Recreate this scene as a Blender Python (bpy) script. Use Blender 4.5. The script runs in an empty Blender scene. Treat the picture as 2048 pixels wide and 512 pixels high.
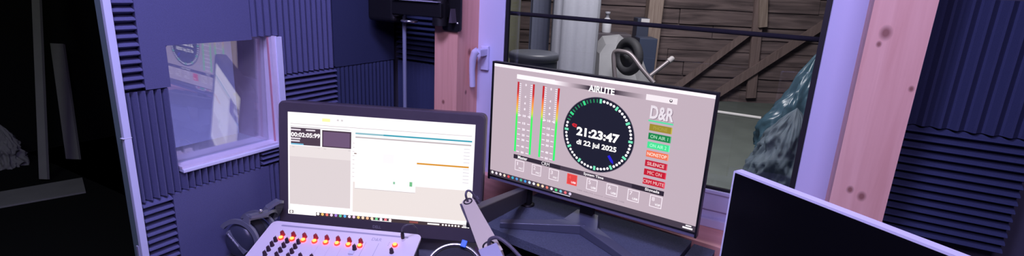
import bpy, math, random
import numpy as np
from mathutils import Vector, noise

random.seed(7)
SC = bpy.context.scene
COL = SC.collection
H = 1.45                                   # eye height above the floor; all positions below are relative to the eye
PI = math.pi

# ---------------------------------------------------------------- camera
FPX = 1035.36
PITCH, ROLL, YAW = math.radians(15.3256), math.radians(2.8184), math.radians(-28.8424)
_F = np.array([math.sin(YAW)*math.cos(PITCH), math.cos(YAW)*math.cos(PITCH), -math.sin(PITCH)])
_R0 = np.array([math.cos(YAW), -math.sin(YAW), 0.])
_U0 = np.cross(_R0, _F)
_R = math.cos(ROLL)*_R0 + math.sin(ROLL)*_U0
_U = -math.sin(ROLL)*_R0 + math.cos(ROLL)*_U0

def at(px, py, depth):
    """surveyed point: sight line through (px,py) at a measured depth"""
    return (_F + _R*(px-1024)/FPX - _U*(py-256)/FPX)*depth

def on(px, py, n, k):
    d = _F + _R*(px-1024)/FPX - _U*(py-256)/FPX
    n = np.array(n, float)
    return d*(k/(d@n))

cam = bpy.data.cameras.new('camera')
cam.sensor_fit = 'HORIZONTAL'; cam.sensor_width = 36; cam.lens = FPX/2048*36
cam.clip_start = .02; cam.clip_end = 100
co = bpy.data.objects.new('camera', cam); COL.objects.link(co)
from mathutils import Matrix
co.matrix_world = Matrix(((_R[0], _U[0], -_F[0], 0), (_R[1], _U[1], -_F[1], 0), (_R[2], _U[2], -_F[2], H), (0, 0, 0, 1)))
SC.camera = co

# ---------------------------------------------------------------- materials
def new_mat(name):
    m = bpy.data.materials.new(name); m.use_nodes = True
    nt = m.node_tree
    return m, nt, nt.nodes['Principled BSDF']

def simple(name, col, rough=.5, metal=0., spec=.5, noise_amt=0., noise_scale=60., bump=0., bump_scale=200.):
    m, nt, b = new_mat(name)
    b.inputs['Base Color'].default_value = (*col, 1)
    b.inputs['Roughness'].default_value = rough
    b.inputs['Metallic'].default_value = metal
    b.inputs['Specular IOR Level'].default_value = spec
    tc = nt.nodes.new('ShaderNodeTexCoord')
    if noise_amt:
        n = nt.nodes.new('ShaderNodeTexNoise'); n.inputs['Scale'].default_value = noise_scale; n.inputs['Detail'].default_value = 4
        nt.links.new(tc.outputs['Object'], n.inputs['Vector'])
        mx = nt.nodes.new('ShaderNodeMix'); mx.data_type = 'RGBA'
        mx.inputs['A'].default_value = (*[c*(1-noise_amt) for c in col], 1)
        mx.inputs['B'].default_value = (*[min(1, c*(1+noise_amt)) for c in col], 1)
        nt.links.new(n.outputs['Fac'], mx.inputs['Factor']); nt.links.new(mx.outputs['Result'], b.inputs['Base Color'])
    if bump:
        n2 = nt.nodes.new('ShaderNodeTexNoise'); n2.inputs['Scale'].default_value = bump_scale; n2.inputs['Detail'].default_value = 3
        nt.links.new(tc.outputs['Object'], n2.inputs['Vector'])
        bp = nt.nodes.new('ShaderNodeBump'); bp.inputs['Strength'].default_value = bump; bp.inputs['Distance'].default_value = .002
        nt.links.new(n2.outputs['Fac'], bp.inputs['Height']); nt.links.new(bp.outputs['Normal'], b.inputs['Normal'])
    return m

def wood(name, c1, c2, knots=(), axis=2, scale=1., rough=.55):
    """boards with grain stretched along an axis and round knots at the given places"""
    m, nt, b = new_mat(name)
    tc = nt.nodes.new('ShaderNodeTexCoord')
    mp = nt.nodes.new('ShaderNodeMapping')
    s = [26*scale, 26*scale, 26*scale]; s[axis] = 1.6*scale
    mp.inputs['Scale'].default_value = s
    nt.links.new(tc.outputs['Object'], mp.inputs['Vector'])
    n = nt.nodes.new('ShaderNodeTexNoise'); n.inputs['Scale'].default_value = 1.6; n.inputs['Detail'].default_value = 6; n.inputs['Distortion'].default_value = .7
    nt.links.new(mp.outputs['Vector'], n.inputs['Vector'])
    cr = nt.nodes.new('ShaderNodeValToRGB')
    cr.color_ramp.elements[0].position = .3; cr.color_ramp.elements[0].color = (*c2, 1)
    cr.color_ramp.elements[1].position = .62; cr.color_ramp.elements[1].color = (*c1, 1)
    nt.links.new(n.outputs['Fac'], cr.inputs['Fac'])
    last = cr.outputs['Color']
    for (kx, ky, kz, r) in knots:
        dv = nt.nodes.new('ShaderNodeVectorMath'); dv.operation = 'SUBTRACT'
        dv.inputs[1].default_value = (kx, ky, kz+H); nt.links.new(tc.outputs['Object'], dv.inputs[0])
        sc_ = nt.nodes.new('ShaderNodeVectorMath'); sc_.operation = 'MULTIPLY'
        q = [1/r]*3; q[axis] = .75/r; sc_.inputs[1].default_value = q
        nt.links.new(dv.outputs[0], sc_.inputs[0])
        ln = nt.nodes.new('ShaderNodeVectorMath'); ln.operation = 'LENGTH'; nt.links.new(sc_.outputs[0], ln.inputs[0])
        k = nt.nodes.new('ShaderNodeValToRGB')
        k.color_ramp.elements[0].position = .35; k.color_ramp.elements[0].color = (.9, .9, .9, 1)
        k.color_ramp.elements[1].position = 1.; k.color_ramp.elements[1].color = (0, 0, 0, 1)
        nt.links.new(ln.outputs['Value'], k.inputs['Fac'])
        mx = nt.nodes.new('ShaderNodeMix'); mx.data_type = 'RGBA'
        nt.links.new(k.outputs['Color'], mx.inputs['Factor']); nt.links.new(last, mx.inputs['A'])
        mx.inputs['B'].default_value = (c2[0]*.35, c2[1]*.25, c2[2]*.25, 1)
        last = mx.outputs['Result']
    nt.links.new(last, b.inputs['Base Color'])
    b.inputs['Roughness'].default_value = rough
    return m

def emit(name, col, strength):
    m, nt, b = new_mat(name)
    b.inputs['Base Color'].default_value = (*[min(1, c*.5) for c in col], 1)
    b.inputs['Emission Color'].default_value = (*col, 1); b.inputs['Emission Strength'].default_value = strength
    return m

def glass_mat(name, refl, tint=(1, 1, 1), rough=0.):
    """thin pane: mirrors part of what it faces and lets the rest through"""
    m = bpy.data.materials.new(name); m.use_nodes = True
    nt = m.node_tree; nt.nodes.clear()
    o = nt.nodes.new('ShaderNodeOutputMaterial')
    t = nt.nodes.new('ShaderNodeBsdfTransparent'); t.inputs['Color'].default_value = (*tint, 1)
    g = nt.nodes.new('ShaderNodeBsdfGlossy'); g.inputs['Roughness'].default_value = rough
    mx = nt.nodes.new('ShaderNodeMixShader'); mx.inputs['Fac'].default_value = refl
    nt.links.new(t.outputs[0], mx.inputs[1]); nt.links.new(g.outputs[0], mx.inputs[2]); nt.links.new(mx.outputs[0], o.inputs[0])
    return m

def pixel_mat(name, strength):
    """lit display: the colour of each patch of the picture it shows"""
    m, nt, b = new_mat(name)
    a = nt.nodes.new('ShaderNodeVertexColor'); a.layer_name = 'pix'
    b.inputs['Base Color'].default_value = (.01, .01, .01, 1); b.inputs['Roughness'].default_value = .35
    nt.links.new(a.outputs['Color'], b.inputs['Emission Color']); b.inputs['Emission Strength'].default_value = strength
    return m

M = {}
M['foam'] = simple('foam_blue_grey', (.125, .132, .255), .95, spec=.1, noise_amt=.3, noise_scale=700, bump=.3, bump_scale=1000)
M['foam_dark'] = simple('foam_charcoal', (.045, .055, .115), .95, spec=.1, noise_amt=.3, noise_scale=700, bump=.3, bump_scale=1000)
M['wall'] = simple('wall_board', (.05, .05, .075), .9, noise_amt=.1)
M['ceiling'] = simple('ceiling_board', (.35, .35, .4), .9, noise_amt=.05)
M['floor'] = simple('floor_dark', (.03, .03, .035), .7, noise_amt=.2)
M['upvc'] = simple('white_upvc', (.66, .66, .86), .35)
M['upvc_b'] = simple('pale_trim', (.74, .78, .95), .5)
M['door_edge'] = simple('grey_green_trim', (.15, .22, .22), .6)
M['gasket'] = simple('black_rubber', (.008, .008, .01), .6)
M['pine_l'] = wood('pine_post', (.92, .49, .36), (.80, .38, .27), [(-.905, 1.345, -.205, .011), (-.905, 1.33, -.33, .007), (-.955, 1.28, -.36, .007)])
M['pine_r'] = wood('pine_post_knotty', (.96, .57, .44), (.84, .45, .34), [(.135, 1.28, -.055, .013), (.128, 1.28, -.078, .006), (.137, 1.28, -.39, .008), (.16, 1.28, -.40, .01), (.198, 1.28, -.16, .006)])
M['pine_sill'] = wood('pine_sill', (.93, .5, .4), (.78, .38, .3), axis=0)
M['jamb'] = simple('jamb_paint', (.78, .72, .86), .5, noise_amt=.06)
M['jamb_red'] = simple('jamb_edge', (.62, .3, .36), .5)
M['black'] = simple('black_plastic', (.007, .007, .008), .5, noise_amt=.1)
M['black_metal'] = simple('black_steel', (.006, .006, .007), .5)
M['bezel'] = simple('dark_bezel', (.085, .07, .085), .4, noise_amt=.08)
M['bezel_r'] = simple('grey_bezel', (.16, .15, .22), .45)
M['desk'] = simple('dark_desk', (.13, .14, .17), .5, noise_amt=.15, noise_scale=30)
M['carpet'] = simple('dark_carpet', (.095, .11, .15), .98, spec=.1, noise_amt=.35, noise_scale=250, bump=.8, bump_scale=350)
M['stand'] = simple('stand_plastic', (.085, .095, .13), .4)
M['white_plastic'] = simple('white_plastic', (.75, .75, .85), .4)
M['console'] = simple('console_panel', (.84, .77, .82), .38, noise_amt=.03, noise_scale=8)
M['legend'] = simple('console_legend', (.42, .39, .5), .5)
M['knob'] = simple('knob_dark', (.045, .02, .035), .4)
M['knob_led_glow'] = simple('knob_led_glow', (.35, .02, .035), .4)  # red glow of the lit buttons put into the knob colour
M['knob_cap'] = simple('knob_cap', (.6, .55, .7), .4)
M['led_core'] = emit('led_core', (1., .40, .07), 2.6)
M['led_ring'] = emit('led_ring', (1., .03, .012), 3.2)
M['arm'] = simple('arm_grey', (.56, .50, .36), .4)
M['boom'] = simple('boom_black', (.05, .048, .06), .45)
M['arm_dark'] = simple('arm_side', (.09, .08, .10), .4)
M['chrome'] = simple('chrome', (.75, .75, .8), .2, metal=.9)
M['pole'] = simple('pole_grey', (.24, .27, .36), .5)
M['silver'] = simple('silver_paint', (.5, .5, .6), .35, metal=.3)
M['blue_clip'] = simple('blue_clip', (.03, .17, .75), .4)
M['mesh_black'] = simple('black_mesh', (.02, .02, .025), .8, bump=.8, bump_scale=900)
M['hp'] = simple('headphone_plastic', (.15, .16, .20), .42)
M['hp_shell'] = simple('headphone_shell', (.045, .05, .08), .3)
M['pad'] = simple('headphone_pad', (.02, .02, .03), .95)
M['white_print'] = simple('white_print', (.8, .8, .85), .5)
M['grey_print'] = simple('grey_print', (.28, .26, .3), .5)
M['screen_off'] = simple('screen_off', (.004, .004, .005), .22, spec=.35)
M['pixels'] = pixel_mat('display_pixels', 1.0)
M['glass_booth'] = glass_mat('booth_glass', .20)
M['glass'] = glass_mat('window_glass', .05, (.93, .95, .97))
M['booth'] = simple('booth_wall', (.55, .52, .66), .9)
M['concrete'] = simple('concrete', (.12, .14, .125), .85, noise_amt=.3, noise_scale=3)
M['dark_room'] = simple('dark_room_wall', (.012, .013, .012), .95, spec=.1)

# ---------------------------------------------------------------- mesh builder
class MB:
    def __init__(s): s.v = []; s.f = []; s.m = []; s.c = []; s.s = []
    def face(s, pts, mat=0, col=None, smooth=False):
        i = len(s.v); s.v += [tuple(map(float, p)) for p in pts]
        s.f.append(list(range(i, i+len(pts)))); s.m.append(mat); s.c.append(col); s.s.append(smooth)
    def raw(s, verts, faces, mat=0, col=None, smooth=False):
        i = len(s.v); s.v += [tuple(map(float, p)) for p in verts]
        for f in faces:
            s.f.append([i+k for k in f]); s.m.append(mat); s.c.append(col); s.s.append(smooth)
    def box(s, a, b, mat=0, col=None):
        x0, y0, z0 = a; x1, y1, z1 = b
        v = [(x0,y0,z0),(x1,y0,z0),(x1,y1,z0),(x0,y1,z0),(x0,y0,z1),(x1,y0,z1),(x1,y1,z1),(x0,y1,z1)]
        s.raw(v, [(3,2,1,0),(4,5,6,7),(0,1,5,4),(1,2,6,5),(2,3,7,6),(3,0,4,7)], mat, col)
    def obox(s, o, u, v, w, mat=0, col=None):
        """box from corner o with edge vectors u,v,w (right-handed)"""
        o, u, v, w = map(np.array, (o, u, v, w))
        p = [o, o+u, o+u+v, o+v, o+w, o+u+w, o+u+v+w, o+v+w]
        s.raw(p, [(3,2,1,0),(4,5,6,7),(0,1,5,4),(1,2,6,5),(2,3,7,6),(3,0,4,7)], mat, col)
    def prism(s, poly, d, mat=0, smooth=False):
        """polygon (3-D points) pushed along d"""
        poly = [np.array(p, float) for p in poly]; d = np.array(d, float); n = len(poly)
        s.face(poly[::-1], mat); s.face([p+d for p in poly], mat)
        s.raw(poly+[p+d for p in poly], [(i, (i+1) % n, n+(i+1) % n, n+i) for i in range(n)], mat, None, smooth)
    def cyl(s, a, b, r0, r1=None, n=20, mat=0, caps=True):
        r1 = r0 if r1 is None else r1
        a, b = np.array(a, float), np.array(b, float); d = b-a; d /= np.linalg.norm(d)
        e = np.cross(d, (0, 0, 1) if abs(d[2]) < .9 else (1, 0, 0)); e /= np.linalg.norm(e); g = np.cross(d, e)
        A = [a+(e*math.cos(t)+g*math.sin(t))*r0 for t in np.linspace(0, 2*PI, n, False)]
        B = [b+(e*math.cos(t)+g*math.sin(t))*r1 for t in np.linspace(0, 2*PI, n, False)]
        s.raw(A+B, [(i, (i+1) % n, n+(i+1) % n, n+i) for i in range(n)], mat, None, True)
        if caps: s.face(A[::-1], mat); s.face(B, mat)
    def tube(s, pts, r, n=10, mat=0, closed=False):
        P = [np.array(p, float) for p in pts]; k = len(P); rings = []
        rr = r if hasattr(r, '__len__') else [r]*k
        e = None
        for i in range(k):
            t = P[(i+1) % k]-P[i-1] if closed else P[min(i+1, k-1)]-P[max(i-1, 0)]
            t /= np.linalg.norm(t)
            if e is None:
                e = np.cross(t, (0, 0, 1) if abs(t[2]) < .9 else (1, 0, 0))
            e = e-t*(e@t); e /= np.linalg.norm(e); g = np.cross(t, e)
            rings.append([P[i]+(e*math.cos(q)+g*math.sin(q))*rr[i] for q in np.linspace(0, 2*PI, n, False)])
        v = [p for ring in rings for p in ring]; f = []
        for i in range(k if closed else k-1):
            j = (i+1) % k
            f += [(i*n+q, i*n+(q+1) % n, j*n+(q+1) % n, j*n+q) for q in range(n)]
        s.raw(v, f, mat, None, True)
        if not closed: s.face(rings[0][::-1], mat); s.face(rings[-1], mat)
    def lathe(s, o, ax, prof, n=32, mat=0, sx=1., ref=None):
        """profile [(radius, height)] spun about axis ax through o"""
        o = np.array(o, float); ax = np.array(ax, float); ax /= np.linalg.norm(ax)
        e = np.array(ref, float) if ref is not None else np.cross(ax, (0, 0, 1) if abs(ax[2]) < .9 else (1, 0, 0))
        e = e-ax*(e@ax); e /= np.linalg.norm(e); g = np.cross(ax, e)
        v = [o+ax*h+(e*sx*math.cos(q)+g*math.sin(q))*r for r, h in prof for q in np.linspace(0, 2*PI, n, False)]
        f = [(i*n+q, i*n+(q+1) % n, (i+1)*n+(q+1) % n, (i+1)*n+q) for i in range(len(prof)-1) for q in range(n)]
        s.raw(v, f, mat, None, True)
        if prof[0][0] > 1e-6: s.face(v[:n][::-1], mat)
        if prof[-1][0] > 1e-6: s.face(v[-n:], mat)
    def build(s, name, mats, parent=None, bevel=0., shift=None):
        mats = mats if isinstance(mats, (list, tuple)) else [mats]
        off = np.array((0, 0, H)) if shift is None else np.array(shift)
        root = parent
        org = np.array((0., 0., 0.))
        while root is not None:
            org = org+np.array(root.location); root = root.parent
        me = bpy.data.meshes.new(name)
        me.from_pydata([tuple(np.array(p)+off-org) for p in s.v], [], s.f)
        for m in mats: me.materials.append(m)
        me.polygons.foreach_set('material_index', s.m); me.polygons.foreach_set('use_smooth', s.s)
        if any(c is not None for c in s.c):
            ca = me.color_attributes.new('pix', 'FLOAT_COLOR', 'CORNER')
            arr = []
            for p in me.polygons:
                c = s.c[p.index] or (0, 0, 0); arr += [c[0], c[1], c[2], 1.]*p.loop_total
            ca.data.foreach_set('color', arr)
        me.validate(); me.update()
        o = bpy.data.objects.new(name, me); COL.objects.link(o)
        if parent is not None: o.parent = parent
        if bevel:
            b = o.modifiers.new('edge', 'BEVEL'); b.width = bevel; b.segments = 3; b.limit_method = 'ANGLE'
        return o

def tag(o, label=None, cat=None, group=None, kind=None):
    if label: o['label'] = label
    if cat: o['category'] = cat
    if group: o['group'] = group
    if kind: o['kind'] = kind
    return o

def thing(name, label, cat, loc, group=None, kind=None):
    o = bpy.data.objects.new(name, None); COL.objects.link(o)
    o.empty_display_size = .05
    o.location = (float(loc[0]), float(loc[1]), float(loc[2])+H)
    return tag(o, label, cat, group, kind)

_tc = {}
def text_geo(body, bold=0., shear=0.):
    if 'M' in body and body != 'Master': bold = min(bold, 0.)
    k = (body, bold, shear)
    if k not in _tc:
        cu = bpy.data.curves.new('t', 'FONT'); cu.body = body; cu.size = 1; cu.offset = bold; cu.shear = shear
        cu.align_x = 'CENTER'; cu.align_y = 'CENTER'; cu.resolution_u = 3
        o = bpy.data.objects.new('t', cu); COL.objects.link(o)
        dg = bpy.context.evaluated_depsgraph_get()
        me = bpy.data.meshes.new_from_object(o.evaluated_get(dg))
        v = np.array([p.co[:2] for p in me.vertices]); f = [list(p.vertices) for p in me.polygons]
        v -= (v.max(0)+v.min(0))/2
        bpy.data.objects.remove(o); bpy.data.curves.remove(cu); bpy.data.meshes.remove(me)
        _tc[k] = (v, f)
    return _tc[k]

class Flat:
    """a picture laid on a plane: origin, two axes and the direction it faces; millimetres"""
    def __init__(s, mb, o, u, v, n, k=1., base=.0004):
        s.mb, s.o, s.u, s.v, s.n, s.k, s.z = mb, np.array(o), np.array(u), np.array(v), np.array(n), k/1000., base
    def p(s, a, b, lay): return s.o+s.u*(a*s.k)+s.v*(b*s.k)+s.n*(s.z+lay*.00022)
    def rect(s, a0, b0, a1, b1, col, lay=1, mat=0):
        if a0 > a1: a0, a1 = a1, a0
        if b0 > b1: b0, b1 = b1, b0
        s.mb.face([s.p(a0, b0, lay), s.p(a1, b0, lay), s.p(a1, b1, lay), s.p(a0, b1, lay)], mat, col)
    def poly(s, pts, col, lay=1, mat=0): s.mb.face([s.p(a, b, lay) for a, b in pts], mat, col)
    def disc(s, a, b, r, col, lay=1, n=24, mat=0):
        s.poly([(a+r*math.cos(t), b+r*math.sin(t)) for t in np.linspace(0, 2*PI, n, False)], col, lay, mat)
    def ring(s, a, b, r0, r1, col, lay=1, n=64, mat=0):
        T = np.linspace(0, 2*PI, n+1)
        for t, q in zip(T[:-1], T[1:]):
            s.poly([(a+r0*math.cos(t), b+r0*math.sin(t)), (a+r1*math.cos(t), b+r1*math.sin(t)), (a+r1*math.cos(q), b+r1*math.sin(q)), (a+r0*math.cos(q), b+r0*math.sin(q))], col, lay, mat)
    def frame(s, a0, b0, a1, b1, w, col, lay=1):
        s.rect(a0, b0, a1, b0+w, col, lay); s.rect(a0, b1-w, a1, b1, col, lay); s.rect(a0, b0+w, a0+w, b1-w, col, lay); s.rect(a1-w, b0+w, a1, b1-w, col, lay)
    def text(s, body, a, b, w, h, col, lay=2, bold=.0, mat=0, shear=0.):
        v, f = text_geo(body, bold, shear)
        q = v/(v.max(0)-v.min(0))*np.array((w, h))
        s.mb.raw([s.p(a+x, b+y, lay) for x, y in q], f, mat, col)

def srgb(r, g, b, k=1.):
    f = lambda c: (c/255/12.92 if c/255 <= .04045 else ((c/255+.055)/1.055)**2.4)*k
    return (f(r), f(g), f(b))

# ================================================================= THE SETTING
XW, XF = -1.297, -1.25          # left wall board / front of its foam
YW, YF = 1.441, 1.394           # window wall board / front of its foam
ZFL, ZCE = -1.45, 1.0

def struct(name, mb, mat, parent=None, **k):
    o = mb.build(name, mat, parent, **k)
    if parent is None: tag(o, kind='structure')
    return o

b = MB(); b.box((-1.9, -1.6, ZFL-.05), (2.2, 1.52, ZFL)); struct('floor', b, M['floor'])
b = MB(); b.box((-1.9, -1.6, ZCE), (2.2, 1.52, ZCE+.05)); struct('ceiling', b, M['ceiling'])
# left wall, with the doorway and the booth window left open
wy0, wy1, wz0, wz1 = .640, .917, -.463, -.167
DY = .526                                       # where the doorway ends
b = MB()
X2 = -1.42
b.box((X2, .592, ZFL), (XW, wy0-.012, ZCE)); b.box((X2, wy1+.006, ZFL), (XW, YW+.08, ZCE))
b.box((X2, wy0-.012, ZFL), (XW, wy1+.006, wz0-.010)); b.box((X2, wy0-.012, wz1+.008), (XW, wy1+.006, ZCE))
b.box((X2, -.42, .62), (XW, .592, ZCE)); b.box((X2, -1.6, ZFL), (XW, -.42, ZCE))
struct('wall_left', b, M['wall'])
# window wall
gx0, gx1, gz0, gz1 = -.800, .025, -.491, .50    # glass of the big window
fx0, fx1, fz0, fz1 = -.908, .108, -.618, .60
b = MB()
b.box((-1.9, YW, ZFL), (fx0, YW+.08, ZCE)); b.box((fx1, YW, ZFL), (2.2, YW+.08, ZCE))
b.box((fx0, YW, ZFL), (fx1, YW+.08, fz0)); b.box((fx0, YW, fz1), (fx1, YW+.08, ZCE))
struct('wall_back', b, M['wall'])
b = MB(); b.box((2.12, -1.6, ZFL), (2.2, YW, ZCE)); struct('wall_right', b, M['wall'])
b = MB(); b.box((X2, -1.6, ZFL), (2.12, -1.52, ZCE)); struct('wall_front', b, M['wall'])

# timber posts
b = MB(); b.box((-.990, 1.28, ZFL), (-.905, YW, ZCE)); struct('trim_1', b, M['pine_l'])
b = MB(); b.box((.1045, 1.28, ZFL), (.206, YW, ZCE)); struct('trim_2', b, M['pine_r'])
# window sill board, cut slightly askew
b = MB(); b.prism([(-.904, 1.372, -.627), (.104, 1.262, -.627), (.104, YF+.004, -.627), (-.904, YF+.004, -.627)], (0, 0, .022))
struct('trim_3', b, M['pine_sill'])
b = MB(); b.prism([(-.904, 1.3725, -1.0), (.104, 1.2625, -1.0), (.104, 1.285, -1.0), (-.904, 1.393, -1.0)], (0, 0, .373))
struct('trim_4', b, M['pine_sill'])      # apron board under the sill

# big window
w = thing('window_1', None, None, (-.4, 1.41, fz0), kind='structure')
b = MB()
b.box((fx0, YF, fz0), (gx0-.012, YF+.026, fz1)); b.box((gx1+.012, YF, fz0), (fx1, YF+.026, fz1))
b.box((gx0-.012, YF, -.556), (gx1+.012, YF+.026, gz0-.008)); b.box((gx0-.012, YF, gz1+.012), (gx1+.012, YF+.026, fz1))
b.box((gx0-.012, YF-.006, -.508), (gx1+.012, YF+.002, gz0-.006))
b.box((gx0-.012, YF+.012, -.582), (gx1+.012, YF+.026, -.556))
b.box((gx0-.012, YF-.003, fz0+.013), (gx1+.012, YF+.026, -.580))
b.build('window_frame', M['upvc'], w, bevel=.003)
b = MB()
yg = YF+.004
for (x0, z0, x1, z1) in ((gx0-.012, gz0-.008, gx0, gz1+.012), (gx1, gz0-.008, gx1+.012, gz1+.012), (gx0, gz0-.008, gx1, gz0), (gx0, gz1, gx1, gz1+.012)):
    b.box((x0, yg, z0), (x1, yg+.009, z1))
b.build('gasket', M['gasket'], w)
b = MB(); b.box((gx0, yg+.004, gz0), (gx1, yg+.008, gz1)); b.build('pane', M['glass'], w)
b = MB()
hx = -.872
b.box((hx-.016, YF-.012, -.262), (hx+.012, YF, -.185))
b.prism([(hx-.013, YF-.012, -.215), (hx+.010, YF-.012, -.215), (hx+.010, YF-.012, -.192), (hx-.013, YF-.012, -.192)], (0, -.04, 0))
b.tube([(hx-.002, YF-.048, -.197), (hx-.010, YF-.052, -.203), (hx-.018, YF-.052, -.225), (hx-.021, YF-.050, -.26), (hx-.020, YF-.047, -.312)], [.012, .0125, .011, .0095, .009], 14)
b.build('window_handle', M['upvc'], w, bevel=.003)

# booth window in the left wall: timber lining, sill and an angled pane
w = thing('window_2', None, None, (-1.29, .78, wz0), kind='structure')
b = MB()
b.box((X2-.01, wy1-.012, wz0), (XF+.001, wy1+.004, wz1+.006)); b.box((X2-.01, wy0-.010, wz0), (XW+.003, wy0, wz1+.006)); b.box((X2-.01, wy0, wz1-.001), (XW+.003, wy1-.012, wz1+.006))
b.build('window_lining', M['jamb'], w)
b = MB(); b.box((-1.286, wy0, wz0), (XF-.001, wy1-.012, wz0+.006)); b.build('inner_sill', M['jamb'], w)
b = MB(); b.box((X2-.01, wy0+.0005, wz0-.009), (XF+.004, wy1+.006, wz0)); b.build('window_sill', M['upvc_b'], w, bevel=.002)
b = MB(); b.box((-1.268, wy1-.0135, wz0+.006), (-1.261, wy1-.0115, wz1+.004)); b.build('jamb_strip', M['jamb_red'], w)
b = MB(); b.box((XF-.004, wy1+.0005, wz0), (XF+.004, wy1+.018, wz1+.004)); b.build('outer_trim', M['upvc_b'], w)
b = MB()
PAZ, PTI = math.radians(-.35), math.radians(-1.9)      # the pane sits slightly askew in its lining
pc = np.array((-1.2885, (wy0+wy1)/2, (wz0+wz1)/2))
px_ = lambda y, z: pc[0]-((y-pc[1])*math.tan(PAZ)+(z-pc[2])*math.tan(PTI))
qd = [(wy0+.0005, wz0+.0065), (wy1-.0125, wz0+.0065), (wy1-.0125, wz1-.0015), (wy0+.0005, wz1-.0015)]
b.prism([(px_(y, z)-.0035, y, z) for y, z in qd], (.0035, 0, 0))
b.build('pane', M['glass_booth'], w)
# the booth behind that pane, closed off from the dark room by a slanting partition
b = MB()
b.box((-2.9, 1.29, ZFL), (-2.85, 2.4, ZCE)); b.box((-2.85, 2.35, ZFL), (X2, 2.4, ZCE))
b.prism([(X2+.002, .640, ZFL), (X2+.002, .656, ZFL), (-2.852, 1.316, ZFL), (-2.852, 1.300, ZFL)], (0, 0, ZCE-ZFL))
b.prism([(X2, .66, ZFL-.05), (X2, 2.4, ZFL-.05), (-2.9, 2.4, ZFL-.05), (-2.9, 1.31, ZFL-.05)], (0, 0, .05)); b.prism([(X2, .66, ZCE), (X2, 2.4, ZCE), (-2.9, 2.4, ZCE), (-2.9, 1.31, ZCE)], (0, 0, .05))
tag(b.build('wall_booth', M['booth']), kind='structure')

# doorway: jamb and casing
d = thing('door_1', None, None, (XF, DY, ZFL), kind='structure')
b = MB(); b.box((XF-.004, DY, ZFL), (XF+.008, .5405, .62)); b.build('door_casing', M['upvc_b'], d, bevel=.0015)
b = MB(); b.box((-1.279, DY+.001, ZFL), (XF-.004, .5405, .62)); b.build('door_jamb', M['door_edge'], d)
b = MB(); b.box((-1.262, DY-.002, -.655), (-1.254, DY+.003, -.618)); b.build('strike_plate', M['silver'], d)
b = MB(); b.box((XF-.004, DY-.003, -.3585), (XF+.0085, .541, -.3575)); b.build('casing_joint', M['white_print'], d)
# unlit room beyond the doorway
b = MB()
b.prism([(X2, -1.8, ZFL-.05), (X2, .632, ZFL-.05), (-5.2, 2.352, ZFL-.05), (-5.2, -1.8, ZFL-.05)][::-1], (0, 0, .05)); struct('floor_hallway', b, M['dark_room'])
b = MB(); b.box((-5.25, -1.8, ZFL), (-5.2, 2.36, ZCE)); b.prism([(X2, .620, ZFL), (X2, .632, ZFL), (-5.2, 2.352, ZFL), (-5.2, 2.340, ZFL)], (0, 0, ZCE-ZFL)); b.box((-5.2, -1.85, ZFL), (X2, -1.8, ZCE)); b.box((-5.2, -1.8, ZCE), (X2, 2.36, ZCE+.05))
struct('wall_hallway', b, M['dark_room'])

# ================================================================= FOAM PANELS
def P_L(a, z, t): return (XW+t, a, z)            # left wall: a = y, t = out from the wall
def P_R(a, z, t): return (a, YW-t, z)
TH = .047
def foam(side, a0, a1, z0, z1, kind, label, pitch=.0175, mat='foam', depth=.019, notch=None, outline=None, group=None):
    P = P_L if side == 'L' else P_R
    sgn = 1 if side == 'L' else -1
    b = MB()
    def rib(lo, hi, mk):
        n = max(1, round((hi-lo)/pitch)); p = (hi-lo)/n
        prof = [(lo, 0.)]
        for i in range(n):
            s = lo+i*p
            prof += [(s, TH-depth), (s+.14*p, TH-depth*.82), (s+.42*p, TH), (s+.60*p, TH-.001), (s+.90*p, TH-depth*.8)]
        prof += [(hi, TH-depth), (hi, 0.)]
        return prof
    g = .0012
    if kind == 'vertical':
        segs = notch or [(a0, a1, z0)]
        for (s0, s1, zb) in segs:
            prof = rib(s0+(g if s0 == a0 else 0), s1-(g if s1 == a1 else 0), None)
            b.prism([P(a, zb+g, t) for a, t in prof], (0, 0, z1-zb-2*g))
    elif kind == 'horizontal':
        prof = rib(z0+g, z1-g, None)
        d = (0, a1-a0-2*g, 0) if side == 'L' else (a1-a0-2*g, 0, 0)
        b.prism([P(a0+g, z, t) for z, t in prof], d)
    else:
        pl = outline or [(a0+g, z0+g), (a1-g, z0+g), (a1-g, z1-g), (a0+g, z1-g)]
        d = (TH-.004, 0, 0) if side == 'L' else (0, -(TH-.004), 0)
        b.prism([P(a, z, .0) for a, z in pl], d)
    o = b.build('acoustic_foam_panel', M[mat])
    # make faces point outwards
    import bmesh
    bm = bmesh.new(); bm.from_mesh(o.data); bmesh.ops.recalc_face_normals(bm, faces=bm.faces); bm.to_mesh(o.data); bm.free()
    if kind == 'flat':
        m_ = o.modifiers.new('edge', 'BEVEL'); m_.width = .004; m_.segments = 2
    tag(o, label, 'foam panel', group or ('foam panels on the booth window wall' if side == 'L' else 'foam panels on the big window wall'))
    return o

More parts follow.
